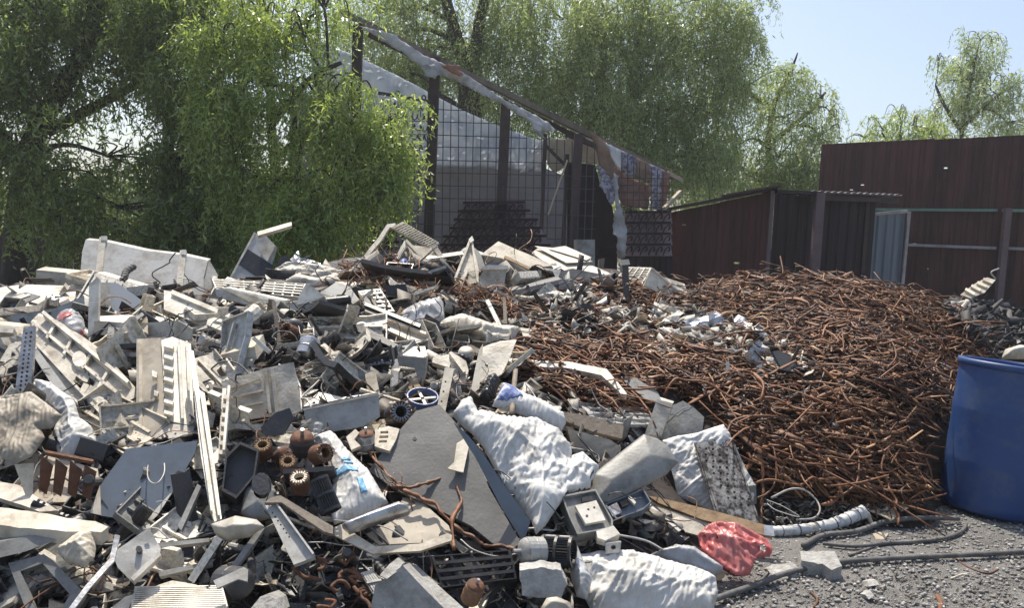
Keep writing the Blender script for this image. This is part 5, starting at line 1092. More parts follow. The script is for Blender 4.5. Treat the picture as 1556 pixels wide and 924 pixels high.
# hose
hp = [px(u, v, .06)[0] for u, v in ((1172, 808), (1200, 807), (1240, 803), (1275, 794), (1298, 784), (1312, 778))]
hp = smooth_path(hp, 7); hr = [.026 + .012 * i / len(hp) + (.004 if i % 2 else 0) for i in range(len(hp))]
root = empty('ribbed_hose', tuple(hp[0]), 'thick white ribbed hose lying on the gravel edge', 'hose')
link(mesh('hose_body', *tube(hp, hr, 12), 'hose', True), root)
link(mesh('torn_end', *tube([px(1308, 780, .06)[0], px(1318, 783, .05)[0], px(1324, 795, .04)[0]], [.035, .02, .012], 8), 'cream', True), root)
for k in range(6):
    i = 4 + k * 5
    if i + 1 < len(hp): link(mesh('dark_band', *tube([hp[i], hp[i] + (hp[i + 1] - hp[i]) * .25], hr[i] * 1.06, 12), 'dark'), root)
mark([(1165, 796), (1300, 776), (1325, 780), (1320, 800), (1170, 818)])
scrap('red_bag', 'crumpled red plastic carrier bag with a handle loop on the gravel', 'bag', [(1061, 811), (1075, 800), (1090, 796), (1116, 798), (1140, 810), (1162, 822), (1173, 836), (1170, 846), (1147, 851), (1139, 875), (1116, 877), (1097, 863), (1066, 835)], 'red', n=(.05, -.62, .78), off=.14, puff=.08, wr=.04, dent=.03, smooth=True, strain=.26, holes=[ngon(1155, 839, 5, 8, 5)], anchor=(1110, 868))
scrap('large_white_bag', 'large torn white plastic bag at the bottom edge right of centre', 'bag', [(868, 862), (880, 846), (910, 841), (962, 841), (1000, 850), (1030, 860), (1087, 878), (1091, 905), (1080, 940), (905, 940), (880, 892)], 'sack', n=(.0, -.5, .86), off=.12, puff=.1, wr=.045, dent=.04, smooth=True, strain=.16)
scrap('grey_bag', 'small grey white bag tucked behind the large torn white bag', 'bag', [(985, 845), (1006, 836), (1025, 831), (1053, 835), (1100, 868), (1082, 877), (1040, 864)], 'bag', n=(.1, -.5, .86), off=.08, puff=.07, wr=.015, smooth=True)
scrap('clear_bag', 'grey film bag draped under the left side of the large torn white bag', 'film', [(868, 880), (862, 850), (874, 820), (884, 846), (900, 880), (892, 912), (876, 906)], 'bag', n=(-.2, -.6, .77), off=.14, puff=.06, wr=.02, smooth=True)
scrap('stone_block', 'flat topped white stone block lying on the gravel', 'block', [(1216, 839), (1268, 838), (1279, 861), (1264, 866), (1250, 858), (1218, 852)], 'concrete', n=(0, -.18, .98), off=.16, ex=(0, .01, -.13), dent=.003, rag=1.5)
lump('ground_rock', 'rough grey speckled rock beside the flat topped stone block', 'rock', [(1166, 862), (1182, 852), (1205, 854), (1215, 866), (1206, 880), (1176, 880)], 'concrete', (0, .12, -.06), n=T_, off=.05, dent=.07)
for p, lab in (([(1317, 776), (1347, 759), (1367, 781), (1354, 792), (1340, 784)], 'torn beige cardboard piece lying at the foot of the rusty heap'), ([(1349, 756), (1356, 750), (1381, 772), (1370, 777)], 'narrow torn cardboard strip between the rusty heap and the cardboard piece'), ([(1326, 812), (1336, 809), (1350, 811), (1344, 821), (1332, 822)], 'small pale cardboard scrap between the black cables')):
    scrap('cardboard', lab, 'cardboard', p, 'card', n=(0, -.3, .95), off=.03, th=.006, dent=.01)
lump('pebble_stone', 'small pale stone on the gravel below the stone block', 'stone', [(1318, 885), (1330, 882), (1336, 890), (1320, 893)], 'concrete', (0, .05, -.02), n=F, off=.04, dent=.02)
lump('pebble_stone', 'small grey stone lying alone nearer the bottom edge', 'stone', [(1314, 906), (1322, 901), (1328, 908), (1320, 913)], 'concrete', (0, .05, -.02), n=F, off=.04, dent=.02)
# cables on the ground
CG = 'dusty black cables on the gravel'
def gcable(path, r, label, z=.02, m='cable'):
    P = []
    for u, v in path:
        p, t = hit(u, v); P.append(p + np.array((0, 0, z)))
    return tag(link(mesh('cable', *tube(smooth_path(P, 5), r, 8), m, True)), label, 'cable', CG)
gcable([(1070, 926), (1110, 912), (1160, 894), (1190, 882), (1240, 870), (1290, 862), (1400, 855), (1470, 852), (1570, 846)], .014, 'nearest thick cable sweeping from the bottom edge past the stone block', .03)
gcable([(1220, 838), (1240, 826), (1262, 820), (1300, 816), (1340, 802), (1380, 796), (1420, 795), (1456, 796)], .015, 'thick cable curving from the stone block to the drum', .03)
gcable([(1250, 832), (1300, 836), (1350, 831), (1400, 828), (1440, 822), (1462, 812), (1468, 802)], .010, 'thin pale cable looping back under the drum', .02)
gcable([(1290, 848), (1350, 829), (1420, 824), (1460, 815)], .008, 'thinnest dark cable beside the looping pale cable', .012)
gcable([(1090, 905), (1140, 900), (1162, 880), (1168, 872)], .007, 'short thin dark cable near the rough speckled rock', .012)
gcable([(1400, 852), (1450, 848), (1500, 846), (1556, 842)], .006, 'very thin cable touching the nearest thick cable at right', .02)
for path, lab in (([(1172, 757), (1200, 744), (1222, 745), (1240, 760), (1246, 776), (1236, 788), (1210, 790)], 'pale looped wire behind the ribbed hose'), ([(1165, 760), (1190, 770), (1215, 786), (1180, 776), (1166, 766)], 'bundle of thin pale wire left of the looped wire'),
                  ([(1188, 560), (1212, 570), (1228, 582), (1226, 592), (1206, 600), (1188, 606)], 'pale hooked wire on the rusty strip heap'), ([(1136, 616), (1130, 598), (1138, 590), (1146, 585)], 'short bent pale wire left of the hooked wire'),
                  ([(1280, 590), (1300, 566), (1330, 554), (1360, 552), (1400, 562), (1444, 578)], 'long thin wire arching over the rusty strips by the drum'), ([(1416, 592), (1421, 552), (1432, 553), (1446, 560)], 'pale bent wire hook next to the drum'),
                  ([(230, 680), (224, 716), (228, 732), (240, 734), (250, 716), (246, 690), (236, 676)], 'thin white wire loop hanging over the slate panel'), ([(600, 522), (604, 510), (612, 502)], 'thin white wire curl over the evaporator bracket'),
                  ([(424, 554), (436, 566), (448, 572), (456, 590), (458, 626)], 'white cable draped over the corrugated casing panel'), ([(700, 820), (720, 836), (755, 846), (786, 842)], 'thin white wire running to the drum fan'), ([(930, 812), (980, 822), (1010, 838)], 'pale flat cable from the white connector'),
                  ([(570, 706), (586, 722), (602, 738)], 'thin black wire lying on the grey slab'), ([(500, 790), (580, 800), (620, 822)], 'thin pink wire over the dark open tray')):
    mm = 'dark' if 'black' in lab else 'wire'
    pxtube(path, .0028 if 'thin' in lab else .006, mm, 'wire', lab, 'wire', off=.2 if path[0][1] > 640 and path[0][0] < 900 else .13, sm=5)
# frames and bits in the band across the rusty heap
scrap('flat_metal_sheet', 'flat grey brown torn sheet on the rusty heap below the upright stick', 'sheet', [(870, 474), (893, 468), (944, 465), (956, 497), (930, 494), (906, 500), (874, 488)], 'dirty', n=F, off=.2, th=.006, dent=.03)
scrap('fibre_slab', 'small flat grey slab lying on the rusty strips', 'slab', [(978, 529), (1004, 515), (1045, 541), (1016, 552)], 'dirty', n=F, off=.2, th=.03, ribs=[(982, 530, 1004, 518, 4, .01)])
scrap('dark_pipe', 'dark grey pipe lying behind the small flat slab', 'pipe', [(954, 482), (1000, 484), (1008, 490), (956, 492)], 'dark', n=T_, off=.2, puff=.03, smooth=True)
scrap('tri_frame', 'small grey triangular frame on the rusty strips', 'frame', [(952, 502), (972, 490), (986, 506), (978, 508), (971, 497), (960, 504)], 'silver', n=T_, off=.2, th=.02)
scrap('white_wedge', 'white bent plastic trim running through the rusty strips', 'trim', [(1046, 508), (1054, 508), (1068, 522), (1078, 544), (1070, 546), (1058, 530)], 'white', n=T_, off=.2, th=.02)
scrap('dark_trim', 'long blue black trim beside the white bent trim', 'trim', [(1062, 506), (1080, 514), (1116, 536), (1114, 540), (1084, 528), (1068, 518)], 'bluegray', n=T_, off=.2, th=.02)
scrap('paper_scrap', 'crumpled white paper on the rusty strips', 'paper', [(1098, 492), (1112, 488), (1124, 498), (1108, 502), (1098, 500)], 'white', n=T_, off=.2, wr=.03, dent=.03, step=3)
scrap('yellow_board', 'narrow pale split board pointing right across the rusty strips', 'board', [(1128, 532), (1140, 534), (1172, 548), (1196, 566), (1188, 566), (1160, 554)], 'cream', n=T_, off=.2, th=.01)
scrap('dark_flap', 'dark grey rubber flap half buried in the rusty strips', 'flap', [(1174, 534), (1186, 532), (1210, 548), (1222, 572), (1212, 576), (1190, 564)], 'dark', n=(.2, -.7, .7), off=.2, th=.02)
scrap('white_tag', 'tiny white tag upright in the rusty strips', 'tag', [(1103, 550), (1108, 550), (1110, 576), (1105, 576)], 'white', n=S_, off=.2, th=.006)
scrap('white_square', 'tiny white plastic square right of the white tag', 'plastic', [(1150, 556), (1158, 553), (1158, 564), (1151, 566)], 'white', n=S_, off=.2, th=.006)
scrap('pink_scrap', 'small pink plastic scrap above the white tag', 'plastic', [(1108, 530), (1118, 526), (1124, 532), (1116, 538)], 'red', n=T_, off=.2, th=.004, wr=.02, step=3)
scrap('grey_metal_plate', 'dark grey plate between the bent white beam and grey post', 'plate', [(948, 578), (966, 574), (1000, 596), (1006, 612), (980, 606)], 'gray', n=T_, off=.2, th=.01)
scrap('grey_tile_plate', 'pale tilted plate at the end of the long white roll', 'plate', [(790, 498), (806, 500), (826, 516), (820, 522), (796, 514)], 'dirty', n=T_, off=.2, th=.01)
scrap('yellow_strip', 'short mustard yellow strip among the mixed bits above the rusty strips', 'strip', [(844, 496), (858, 494), (876, 498), (864, 502), (848, 502)], 'card', n=T_, off=.2, th=.02)
scrap('oval_dish', 'oval cream plastic lid among the brown wires', 'lid', ngon(624, 452, 13, 12, 6), 'cream', n=F, off=.16, th=.02, puff=.02)
scrap('wood_lath', 'long grey wooden lath under the netted casing', 'lath', [(598, 432), (606, 428), (660, 444), (692, 450), (690, 456), (640, 446)], 'wood', n=T_, off=.2, th=.03)
scrap('vee_strip', 'pair of pale strips crossing in a V in the middle', 'strip', stripq(740, 456, 762, 500, 6), 'bluegray', n=T_, off=.2, th=.02, parts=[('second_strip', stripq(766, 458, 768, 496, 5), 'wood', dict(lift=.03, th=.03))])
# behind the drum
scrap('ribbed_metal', 'pale ribbed metal piece sticking up by the wall post', 'metal', [(1459, 448), (1480, 432), (1500, 421), (1513, 425), (1496, 445), (1474, 453)], 'dirty', n=(-.1, -.5, .86), d=8.9, th=.01, ribs=[(1466 + 9 * k, 442 - 5 * k, 1480 + 9 * k, 450 - 6 * k, 4, .03) for k in range(4)], ribm='cream')
pxtube([(1513, 424), (1506, 414), (1518, 408)], .008, 'wire', 'bent_wire', 'thin bent wire at the tip of the ribbed metal piece', 'wire', d=[8.9, 8.9, 8.9])
for k, (a, b, c) in enumerate((((1434, 478), (1444, 467), (1466, 460)), ((1432, 472), (1446, 462), (1452, 462)), ((1446, 478), (1460, 470), (1470, 458)))):
    pxtube([a, b, c], .03, 'dirty', 'curved_pipe', ['curved grey pipe lowest beside the ribbed metal piece', 'curved grey pipe at the left of the three by the wall post', 'curved grey pipe touching the ribbed metal piece'][k], 'pipe', d=[8.3, 8.4, 8.5], group='curved pipes at the wall')
scrap('torn_strip', 'torn pale strip lying on the dark scrap behind the drum', 'strip', [(1500, 490), (1520, 494), (1546, 500), (1556, 498), (1552, 504), (1530, 502)], 'dirty', n=F, d=8.6, th=.02, dent=.03, parts=[('tail', [(1530, 502), (1538, 502), (1552, 520), (1544, 524), (1536, 514)], 'dirty', dict(lift=.01))])
scrap('round_tub', 'pale round tub showing behind the drum rim', 'tub', [(1522, 545), (1528, 531), (1545, 526), (1570, 528), (1580, 545)], 'dirty', n=(0, -.8, .6), d=6.3, puff=.08, th=.02, smooth=True)
# ---- blue drum
dc, _ = hit(1507, 782)
dc = np.array((dc[0] + .05, dc[1] + .10, .0))
root = empty('blue_drum', tuple(dc), 'open blue plastic drum standing on the gravel at the right edge', 'drum')
RD, HD = .297, .93
prof = [(0, .01), (RD * .93, .0), (RD * .985, .02), (RD, .06), (RD, .28), (RD * 1.005, .295), (RD * 1.005, .315), (RD, .33), (RD, .60), (RD * 1.005, .615), (RD * 1.005, .635), (RD, .65), (RD * .995, HD - .05), (RD, HD)]
inner = [(RD - .012, HD), (RD - .014, .03), (0, .03)]
DA = (.085, .03, 1)
link(mesh('body', *lathe(dc, DA, prof + inner, 56), 'blue', True), root)
link(mesh('rim', *lathe(dc, DA, [(RD + .002, HD - .035), (RD + .012, HD - .03), (RD + .013, HD - .004), (RD + .006, HD + .006), (RD - .012, HD + .006), (RD - .016, HD - .02)], 56, True), 'blue', True), root)

# labels that say where a loose piece lies: beside the nearest of the named things
from mathutils import geometry as _g
import re as _re
def project(p):
    d = np.asarray(p) - EYE; z = d @ FWD
    return CU + FPX * (d @ RGT) / z, CV - FPX * (d @ UPV) / z
ANCH, _seen = [], {}
bpy.context.view_layer.update()
for o_ in list(COL.objects):
    if o_.parent or 'label' not in o_ or o_.get('group') or o_.get('kind') or o_.get('category') in ('wire', 'tree'): continue
    q_ = o_.matrix_world.translation
    if np.linalg.norm(np.array(q_) - EYE) > 9.5: continue
    w_ = _re.split(r' (?:with|lying|on|in|at|sliding|standing|leaning|hanging|across|reaching|resting|running|pointing|crossing|poking|stuck|showing|draped|rolled|below|under|beside|above|behind|by|near|left|right|between|among|bunched|tucked|curling|divided|over|around|stuck|half|half-buried|tilted|sticking|fanned|punched|up|that|dropping) ', o_['label'])[0].split()
    s_ = ' '.join(w_[-7:]); _seen.setdefault(s_, []).append((*project(q_), s_))
ANCH = [x[0] for x in _seen.values() if len(x) == 1 and len(x[0][2].split()) >= 2]
ANCH += [(1438, 640, 'open blue plastic drum'), (1430, 560, 'rim of the blue drum'), (1240, 436, 'mauve post of the shed'), (1342, 445, 'blue grey corrugated door'), (1420, 470, 'curved grey pipes'), (1170, 432, 'peak of the rusty heap'), (1158, 740, 'long rusty strap'),
         (1350, 700, 'rusty strip standing by the drum'), (1205, 745, 'pale looped wire'), (1208, 590, 'pale hooked wire'), (1340, 556, 'long arching wire'), (1290, 775, 'end of the ribbed hose'), (1018, 445, 'wire topped crate'), (1100, 445, 'foot of the low shed')]
CW = dict(white='white', cream='cream', dirty='dirty beige', gray='grey', black='black', dark='dark', silver='silvery', bluegray='pale grey', bag='whitish', rust='rusty', copper='copper brown', wire='pale', wood='wooden')
def near_label(noun, m, u, v, dist=None):
    best = min(ANCH, key=lambda a: (a[0] - u) ** 2 + ((a[1] - v) * 1.3) ** 2)
    du, dv = u - best[0], v - best[1]
    rel = ('left of' if du < 0 else 'right of') if abs(du) > abs(dv) * 1.2 else ('above' if dv < 0 else 'below')
    far = 'close ' if math.hypot(du, dv) < 38 else ''
    return ' '.join((CW.get(m, m) + ' ' + noun + ' ' + far + rel + ' the ' + best[2]).split()[:16])

# ------------------------------------------------------------------ rusty strips: 300 big ones singly, the rest as one mass
RUST = [(800, 500), (830, 470), (868, 440), (940, 432), (1030, 455), (1110, 440), (1150, 424), (1190, 430), (1250, 430), (1330, 436), (1400, 455), (1450, 480), (1510, 520), (1500, 545), (1470, 560), (1452, 600), (1430, 770), (1385, 772), (1300, 768), (1250, 762), (1165, 752), (1130, 690), (1100, 640), (1060, 608), (1000, 590), (950, 640), (880, 620), (780, 580)]
COPP = [(520, 410), (600, 398), (640, 440), (760, 452), (800, 500), (740, 480), (640, 470), (560, 440)]
def sample(poly, n, rng):
    P = np.array(poly, float); out = []
    while len(out) < n:
        q = rng.uniform(P.min(0), P.max(0), (n * 2, 2)); out += list(q[inpoly(q, poly)])
    return np.array(out[:n])
def strip_mesh(c, dr, nr, L, w, th, bend, bend2, tw, st=5, taper=.5):
    """arrays of bent flat strips: centre, direction, normal, length, width, thickness"""
    N = len(c); s = np.cross(nr, dr); s /= np.linalg.norm(s, axis=1)[:, None]; nn = np.cross(dr, s)
    V = []
    for t in np.linspace(-.5, .5, st):
        p = c + dr * (L * t)[:, None] + nn * (L * bend * (.083 - t * t) * 2)[:, None] + s * (L * bend2 * (t * t - .083) * 2)[:, None] + s * (L * bend2 * t ** 3)[:, None]
        a = tw * t; s2 = s * np.cos(a)[:, None] + nn * np.sin(a)[:, None]; n2 = np.cross(dr, s2)
        k = 1 - taper * (2 * abs(t)) ** 4
        for e, f in ((-1, -1), (1, -1), (1, 1), (-1, 1)):
            V.append(p + s2 * (w * e * k / 2)[:, None] + n2 * (th * f / 2)[:, None])
    V = np.stack(V, 1)
    base = np.arange(N)[:, None, None] * (4 * st)
    q = [[i * 4 + j, i * 4 + (j + 1) % 4, i * 4 + 4 + (j + 1) % 4, i * 4 + 4 + j] for i in range(st - 1) for j in range(4)] + [[3, 2, 1, 0], [st * 4 - 4, st * 4 - 3, st * 4 - 2, st * 4 - 1]]
    return V.reshape(-1, 3), (np.array(q)[None] + base).reshape(-1, 4)
def strip_params(P, rng, Lr, wr_, up=(.0, .09), fl=(.25, .9)):
    n = len(P)
    nr = hnorm(P[:, 0], P[:, 1]) + rng.normal(size=(n, 3)) * .5; nr /= np.linalg.norm(nr, axis=1)[:, None]
    az = rng.normal(-.15, .8, n) + (rng.random(n) < .18) * rng.uniform(-1.6, 1.6, n)
    dr = np.stack([np.cos(az), np.sin(az), rng.normal(0, .42, n) - .05], 1)
    hn = hnorm(P[:, 0], P[:, 1]); dr -= hn * (dr * hn).sum(1)[:, None] * .6
    dr /= np.linalg.norm(dr, axis=1)[:, None]
    nr -= dr * (nr * dr).sum(1)[:, None]; nr /= np.linalg.norm(nr, axis=1)[:, None]
    L = rng.uniform(*Lr, n) * rng.choice([.6, 1, 1, 1.4], n); w = rng.uniform(*wr_, n); th = w * rng.uniform(*fl, n)
    fk = rng.random(n) < (.14 if n > 500 else 0); L = np.where(fk, L * .5, L); w = np.where(fk, w * 2.1, w); th = np.where(fk, th * .4, th)
    c = P + np.stack([np.zeros(n), np.zeros(n), rng.uniform(*up, n)], 1)
    return c, dr, nr, L, w, th, rng.normal(0, .22, n), rng.normal(0, .25, n), rng.normal(0, .9, n)
r1 = np.random.default_rng(21)
q = sample(RUST, 15500, r1); DK = lambda P: np.hypot(P[:, 0] - dc[0], P[:, 1] - dc[1]) > .41
q = q[r1.random(len(q)) > np.clip((q[:, 1] - 560) / 330, 0, .5)]; P, t = hits(q[:, 0], q[:, 1])
xy = np.stack([r1.uniform(1.2, 7, 1200), r1.uniform(7.6, 10, 1200)], 1)
P = P[DK(P)]; P = np.vstack([P, np.stack([xy[:, 0], xy[:, 1], hz(xy[:, 0], xy[:, 1])], 1)])
o = mesh('rusty_strip_mass', *strip_mesh(*strip_params(P, r1, (.06, .27), (.006, .02), (-.04, .12), fl=(.15, .5))), 'strips', False)
tag(link(o), 'tangled mass of small rusty steel strips filling the right half of the heap', 'scrap metal', None, 'stuff')
q = sample(COPP, 700, r1); P, t = hits(q[:, 0], q[:, 1])
prm = list(strip_params(P, r1, (.12, .4), (.006, .012))); prm[6] = prm[6] * 2.2; prm[7] = prm[7] * 2.2
tag(link(mesh('brown_wire_tangle', *strip_mesh(*prm, st=7), 'strips', False)), 'tangle of thin brown wires on the crest left of the white slabs', 'wire', None, 'stuff')
protos = []
for k in range(14):
    z = np.zeros((1, 3)); one = np.ones(1)
    v, f = strip_mesh(z, np.array([[1., 0, 0]]), np.array([[0, 0, 1.]]), one * (r1.uniform(.7, 1.1) if k % 3 == 0 else r1.uniform(.2, .5)), one * (r1.uniform(.008, .013) if k % 3 == 0 else r1.uniform(.016, .034)), one * r1.uniform(.005, .014), one * r1.normal(0, .25), one * r1.normal(0, .28), one * r1.normal(0, .9), 7)
    protos.append(mesh('rusty_strip', v, f, 'strips', False, (0, 0, 0)))
q = sample(RUST, 330, r1); P, t = hits(q[:, 0], q[:, 1]); q = q[np.hypot(P[:, 0] - dc[0], P[:, 1] - dc[1]) > .9][:290]; P, t = hits(q[:, 0], q[:, 1]); prm = strip_params(P, r1, (.3, .6), (.02, .03), (.04, .12))
for i in range(len(q)):
    pr = protos[i % 14]; o = pr if i < 14 else pr.copy()
    a, nn = Vector(prm[1][i]), Vector(prm[2][i]); b = nn.cross(a).normalized(); nn = a.cross(b)
    m4 = Matrix((a, b, nn)).transposed().to_4x4(); m4.translation = Vector(prm[0][i])
    o.matrix_world = m4
    COL.objects.link(o)
    tag(o, near_label(('long ' if prm[3][i] > .42 else 'short ') + ('curled' if abs(prm[6][i]) + abs(prm[7][i]) > .5 else 'bent' if abs(prm[6][i]) + abs(prm[7][i]) > .2 else 'straight') + (' wide' if prm[4][i] > .026 else ' narrow') + ' steel strip', 'rust', q[i][0], q[i][1]), 'metal strip', 'rusty steel strips on the heap')
# a few long rods standing proud on the crest
for i, (a, b, lab) in enumerate((((1122, 412), (1160, 424), 'thin rusty rod sticking out left on the peak of the rusty heap'), ((1168, 428), (1198, 412), 'rusty rod pointing up right on the peak of the rusty heap'), ((1160, 440), (1216, 430), 'rusty rod lying flat just under the heap peak'), ((1240, 446), (1270, 436), 'short rusty rod near the mauve post'), ((1170, 436), (1184, 470), 'thick rusty rod bending down below the heap peak'))):
    pa, t1 = px(a[0], max(a[1], 436), .0); pb, t2 = px(b[0], max(b[1], 436), .0)
    tt = (t1 + t2) / 2 - .1
    tag(link(mesh('rusty_rod', *tube(smooth_path([at(*a, tt), at((a[0] + b[0]) / 2, (a[1] + b[1]) / 2 + 1.5, tt), at(*b, tt - .1)], 3), .017 if i < 4 else .024, 6), 'strips')), lab, 'rod', 'rusty rods on the heap crest')
for i, (path, lab) in enumerate((([(560, 690), (610, 745), (660, 768), (690, 800)], 'rusty bent bar along the edge of the grey slab'), ([(600, 742), (640, 738), (690, 724)], 'rusty twisted strip across the foot of the grey slab'), ([(690, 724), (700, 760), (684, 800), (690, 836)], 'rusty strap dropping from the twisted strip'),
        ([(735, 625), (758, 636), (790, 628), (830, 622)], 'rusty wire lying across the neck of the sacks'), ([(806, 642), (826, 650), (842, 656)], 'short rusty rod on the big white sack'), ([(1136, 690), (1158, 706), (1160, 760), (1157, 788)], 'long rusty strap standing right of the punched plate'),
        ([(690, 800), (730, 826), (784, 836)], 'burnt wood edged strip running to the drum fan'), ([(1366, 800), (1360, 760), (1340, 720), (1345, 690)], 'rusty strip standing up by the drum'), ([(1205, 520), (1200, 545), (1210, 560)], 'ochre rusty strip beside the dark rubber flap'), ([(1224, 575), (1230, 545), (1222, 520)], 'tan rusty strip right of the dark rubber flap'))):
    pj = []
    for (a_, b_), (c_, d_) in zip(path[:-1], path[1:]):
        k_ = max(2, int(math.hypot(c_ - a_, d_ - b_) / 13)); pj += [(a_ + (c_ - a_) * s_ / k_ + R.uniform(-3, 3), b_ + (d_ - b_) * s_ / k_ + R.uniform(-2.5, 2.5)) for s_ in range(k_)]
    pj.append(path[-1]); nn_ = (len(pj) - 1) * 3 + 1
    pxtube(pj, [R.uniform(.005, .0125) for _ in range(nn_)], 'strips', 'rusty_bar', lab, 'bar', off=.17 if path[0][0] < 1100 else .1, sm=3, k=4)
# rusty springy bits at the bottom left of centre
for i in range(9):
    u, v = R.uniform(470, 560), R.uniform(850, 915); u0_, v0_ = u, v
    pts = [(u, v)]
    for _ in range(5): u += R.uniform(-14, 16); v += R.uniform(-10, 12); pts.append((u, v))
    pxtube(pts, .008, 'rust', 'rusty_wire', near_label('curly wire', 'rust', u0_, v0_), 'wire', off=.16, group='curly rusty wires at the bottom')

# ------------------------------------------------------------------ loose scrap: copies of a few kinds
HEAP = [(-10, 445), (60, 435), (330, 440), (480, 402), (600, 400), (700, 392), (860, 410), (930, 436), (960, 470), (1000, 500), (900, 520), (800, 545), (790, 590), (860, 610), (960, 640), (1000, 660), (960, 720), (980, 780), (1050, 800), (900, 830), (860, 860), (870, 925), (-10, 925)]
BAND = [(830, 470), (900, 455), (960, 480), (1060, 490), (1180, 530), (1240, 590), (1200, 590), (1100, 555), (1000, 545), (900, 520), (800, 520)]
r2 = np.random.default_rng(5)
def shard(k):
    n = R.randint(4, 7); a0 = R.random() * 6
    pts = [(R.uniform(.4, 1.0) * math.cos(a0 + 6.2832 * i / n) * 1.3, R.uniform(.4, 1.0) * math.sin(a0 + 6.2832 * i / n) * .75) for i in range(n)]
    bend = R.uniform(-.35, .35); h = .05
    V = [(x, y, bend * x * x) for x, y in pts] + [(0, 0, 0)] + [(x, y, bend * x * x - h) for x, y in pts] + [(0, 0, -h)]
    F_ = [(i, (i + 1) % n, n) for i in range(n)] + [((i + 1) % n + n + 1, i + n + 1, 2 * n + 1) for i in range(n)] + [(i, i + n + 1, (i + 1) % n + n + 1, (i + 1) % n) for i in range(n)]
    return V, F_
def channel(k):
    L, w, h, t = R.uniform(1.4, 2.6), R.uniform(.2, .34), R.uniform(.15, .3), .04
    mb = MB(); mb.add(*box_ax((0, 0, 0), (L, 0, 0), (0, w, 0), (0, 0, t)))
    mb.add(*box_ax((0, w - t, h), (L, 0, 0), (0, t, 0), (0, 0, h)))
    if k % 2: mb.add(*box_ax((0, -w + t, h), (L, 0, 0), (0, t, 0), (0, 0, h)))
    if k % 3 == 0:
        for i in range(6): mb.add(*box_ax((-L + L * 2 * (i + .5) / 6, 0, h * .8), (t, 0, 0), (0, w - t * 2, 0), (0, 0, h * .7)))
    return mb.v, mb.f
def tray(k):
    a, b, h, t = R.uniform(.9, 1.3), R.uniform(.6, .9), R.uniform(.25, .5), .04
    mb = MB(); mb.add(*box_ax((0, 0, 0), (a, 0, 0), (0, b, 0), (0, 0, t)))
    for s in (-1, 1):
        mb.add(*box_ax((s * (a - t), 0, h), (t, 0, 0), (0, b, 0), (0, 0, h)))
        if not (k % 3 == 1 and s > 0): mb.add(*box_ax((0, s * (b - t), h), (a - 2 * t, 0, 0), (0, t, 0), (0, 0, h)))
    for i in range(k % 4): mb.add(*box_ax((R.uniform(-.6, .6) * a, R.uniform(-.5, .5) * b, h * .5), (R.uniform(.1, .25), 0, 0), (0, R.uniform(.05, .2), 0), (0, 0, h * .5)))
    return mb.v, mb.f
def crumple(k):
    V, F_ = [], []; n = 7; s0 = k * 5.3
    for i in range(n):
        for j in range(n):
            x, y = i / 3 - 1, j / 3 - 1
            V.append((x * 1.1 + .2 * noise.noise((x, y, s0)), y * .8 + .2 * noise.noise((x, y, s0 + 9)), .5 * noise.noise((x * 1.3, y * 1.3, s0)) + .25 * noise.noise((x * 3, y * 3, s0))))
    for i in range(n - 1):
        for j in range(n - 1): F_.append((i * n + j, (i + 1) * n + j, (i + 1) * n + j + 1, i * n + j + 1))
    m_ = len(V); V += [(x, y, z - .04) for x, y, z in V]; F_ += [tuple(i + m_ for i in f[::-1]) for f in F_]
    return V, F_
def louvre(k):
    L, w = R.uniform(1.3, 2.2), .3; mb = MB()
    for s in (-1, 1): mb.add(*box_ax((0, s * w, 0), (L, 0, 0), (0, .05, 0), (0, 0, .08)))
    n = R.randint(6, 11)
    for i in range(n + 1): mb.add(*box_ax((-L + 2 * L * i / n, 0, 0), (.035, 0, .02), (0, w - .05, 0), (-.02, 0, .06)))
    return mb.v, mb.f
def bottle(k):
    return lathe((0, 0, 0), (1, 0, .1), [(0, -1), (.42, -1), (.46, -.9), (.46, -.05), (.5, 0), (.46, .05), (.46, .7), (.3, .95), (.12, 1), (.12, 1.3), (0, 1.3)], 14)
def wireball(k):
    mb = MB()
    for _ in range(3):
        p = np.array((R.uniform(-.6, .6), R.uniform(-.5, .5), 0)); P_ = [p]
        dd = R.random() * 6.28
        for _ in range(7): dd += R.uniform(-1.1, 1.3); p = p + np.array((math.cos(dd), math.sin(dd), R.uniform(-.25, .3))) * .42; P_.append(p)
        mb.add(*tube(smooth_path(P_, 2), .022, 5))
    return mb.v, mb.f
def stick(k):
    return box_ax((0, 0, 0), (R.uniform(1.4, 2.4), 0, R.uniform(-.1, .1)), (0, R.uniform(.05, .11), 0), (0, 0, R.uniform(.03, .07)))
def propeller(k):
    mb = MB(); n = 3 + k % 2
    mb.add(*lathe((0, 0, -.1), (0, 0, 1), [(.26, 0), (.28, .2), (.2, .26), (0, .26)], 12))
    for i in range(n):
        a = 6.2832 * i / n; V = []; m_ = 5
        for j in range(m_):
            r = .25 + .9 * j / (m_ - 1); sp = .16 + .32 * math.sin(1.4 * j / (m_ - 1) + .3)
            for s in (-1, 1):
                q = a + s * sp + .12 * j; V.append((r * math.cos(q), r * math.sin(q), .14 * s + .03)); V.append((r * math.cos(q), r * math.sin(q), .14 * s))
        F_ = []
        for j in range(m_ - 1):
            o_ = j * 4; F_ += [(o_, o_ + 4, o_ + 6, o_ + 2), (o_ + 1, o_ + 3, o_ + 7, o_ + 5), (o_, o_ + 1, o_ + 5, o_ + 4), (o_ + 2, o_ + 6, o_ + 7, o_ + 3)]
        F_ += [(0, 2, 3, 1), (4 * m_ - 4, 4 * m_ - 3, 4 * m_ - 1, 4 * m_ - 2)]; mb.add(V, F_)
    return mb.v, mb.f
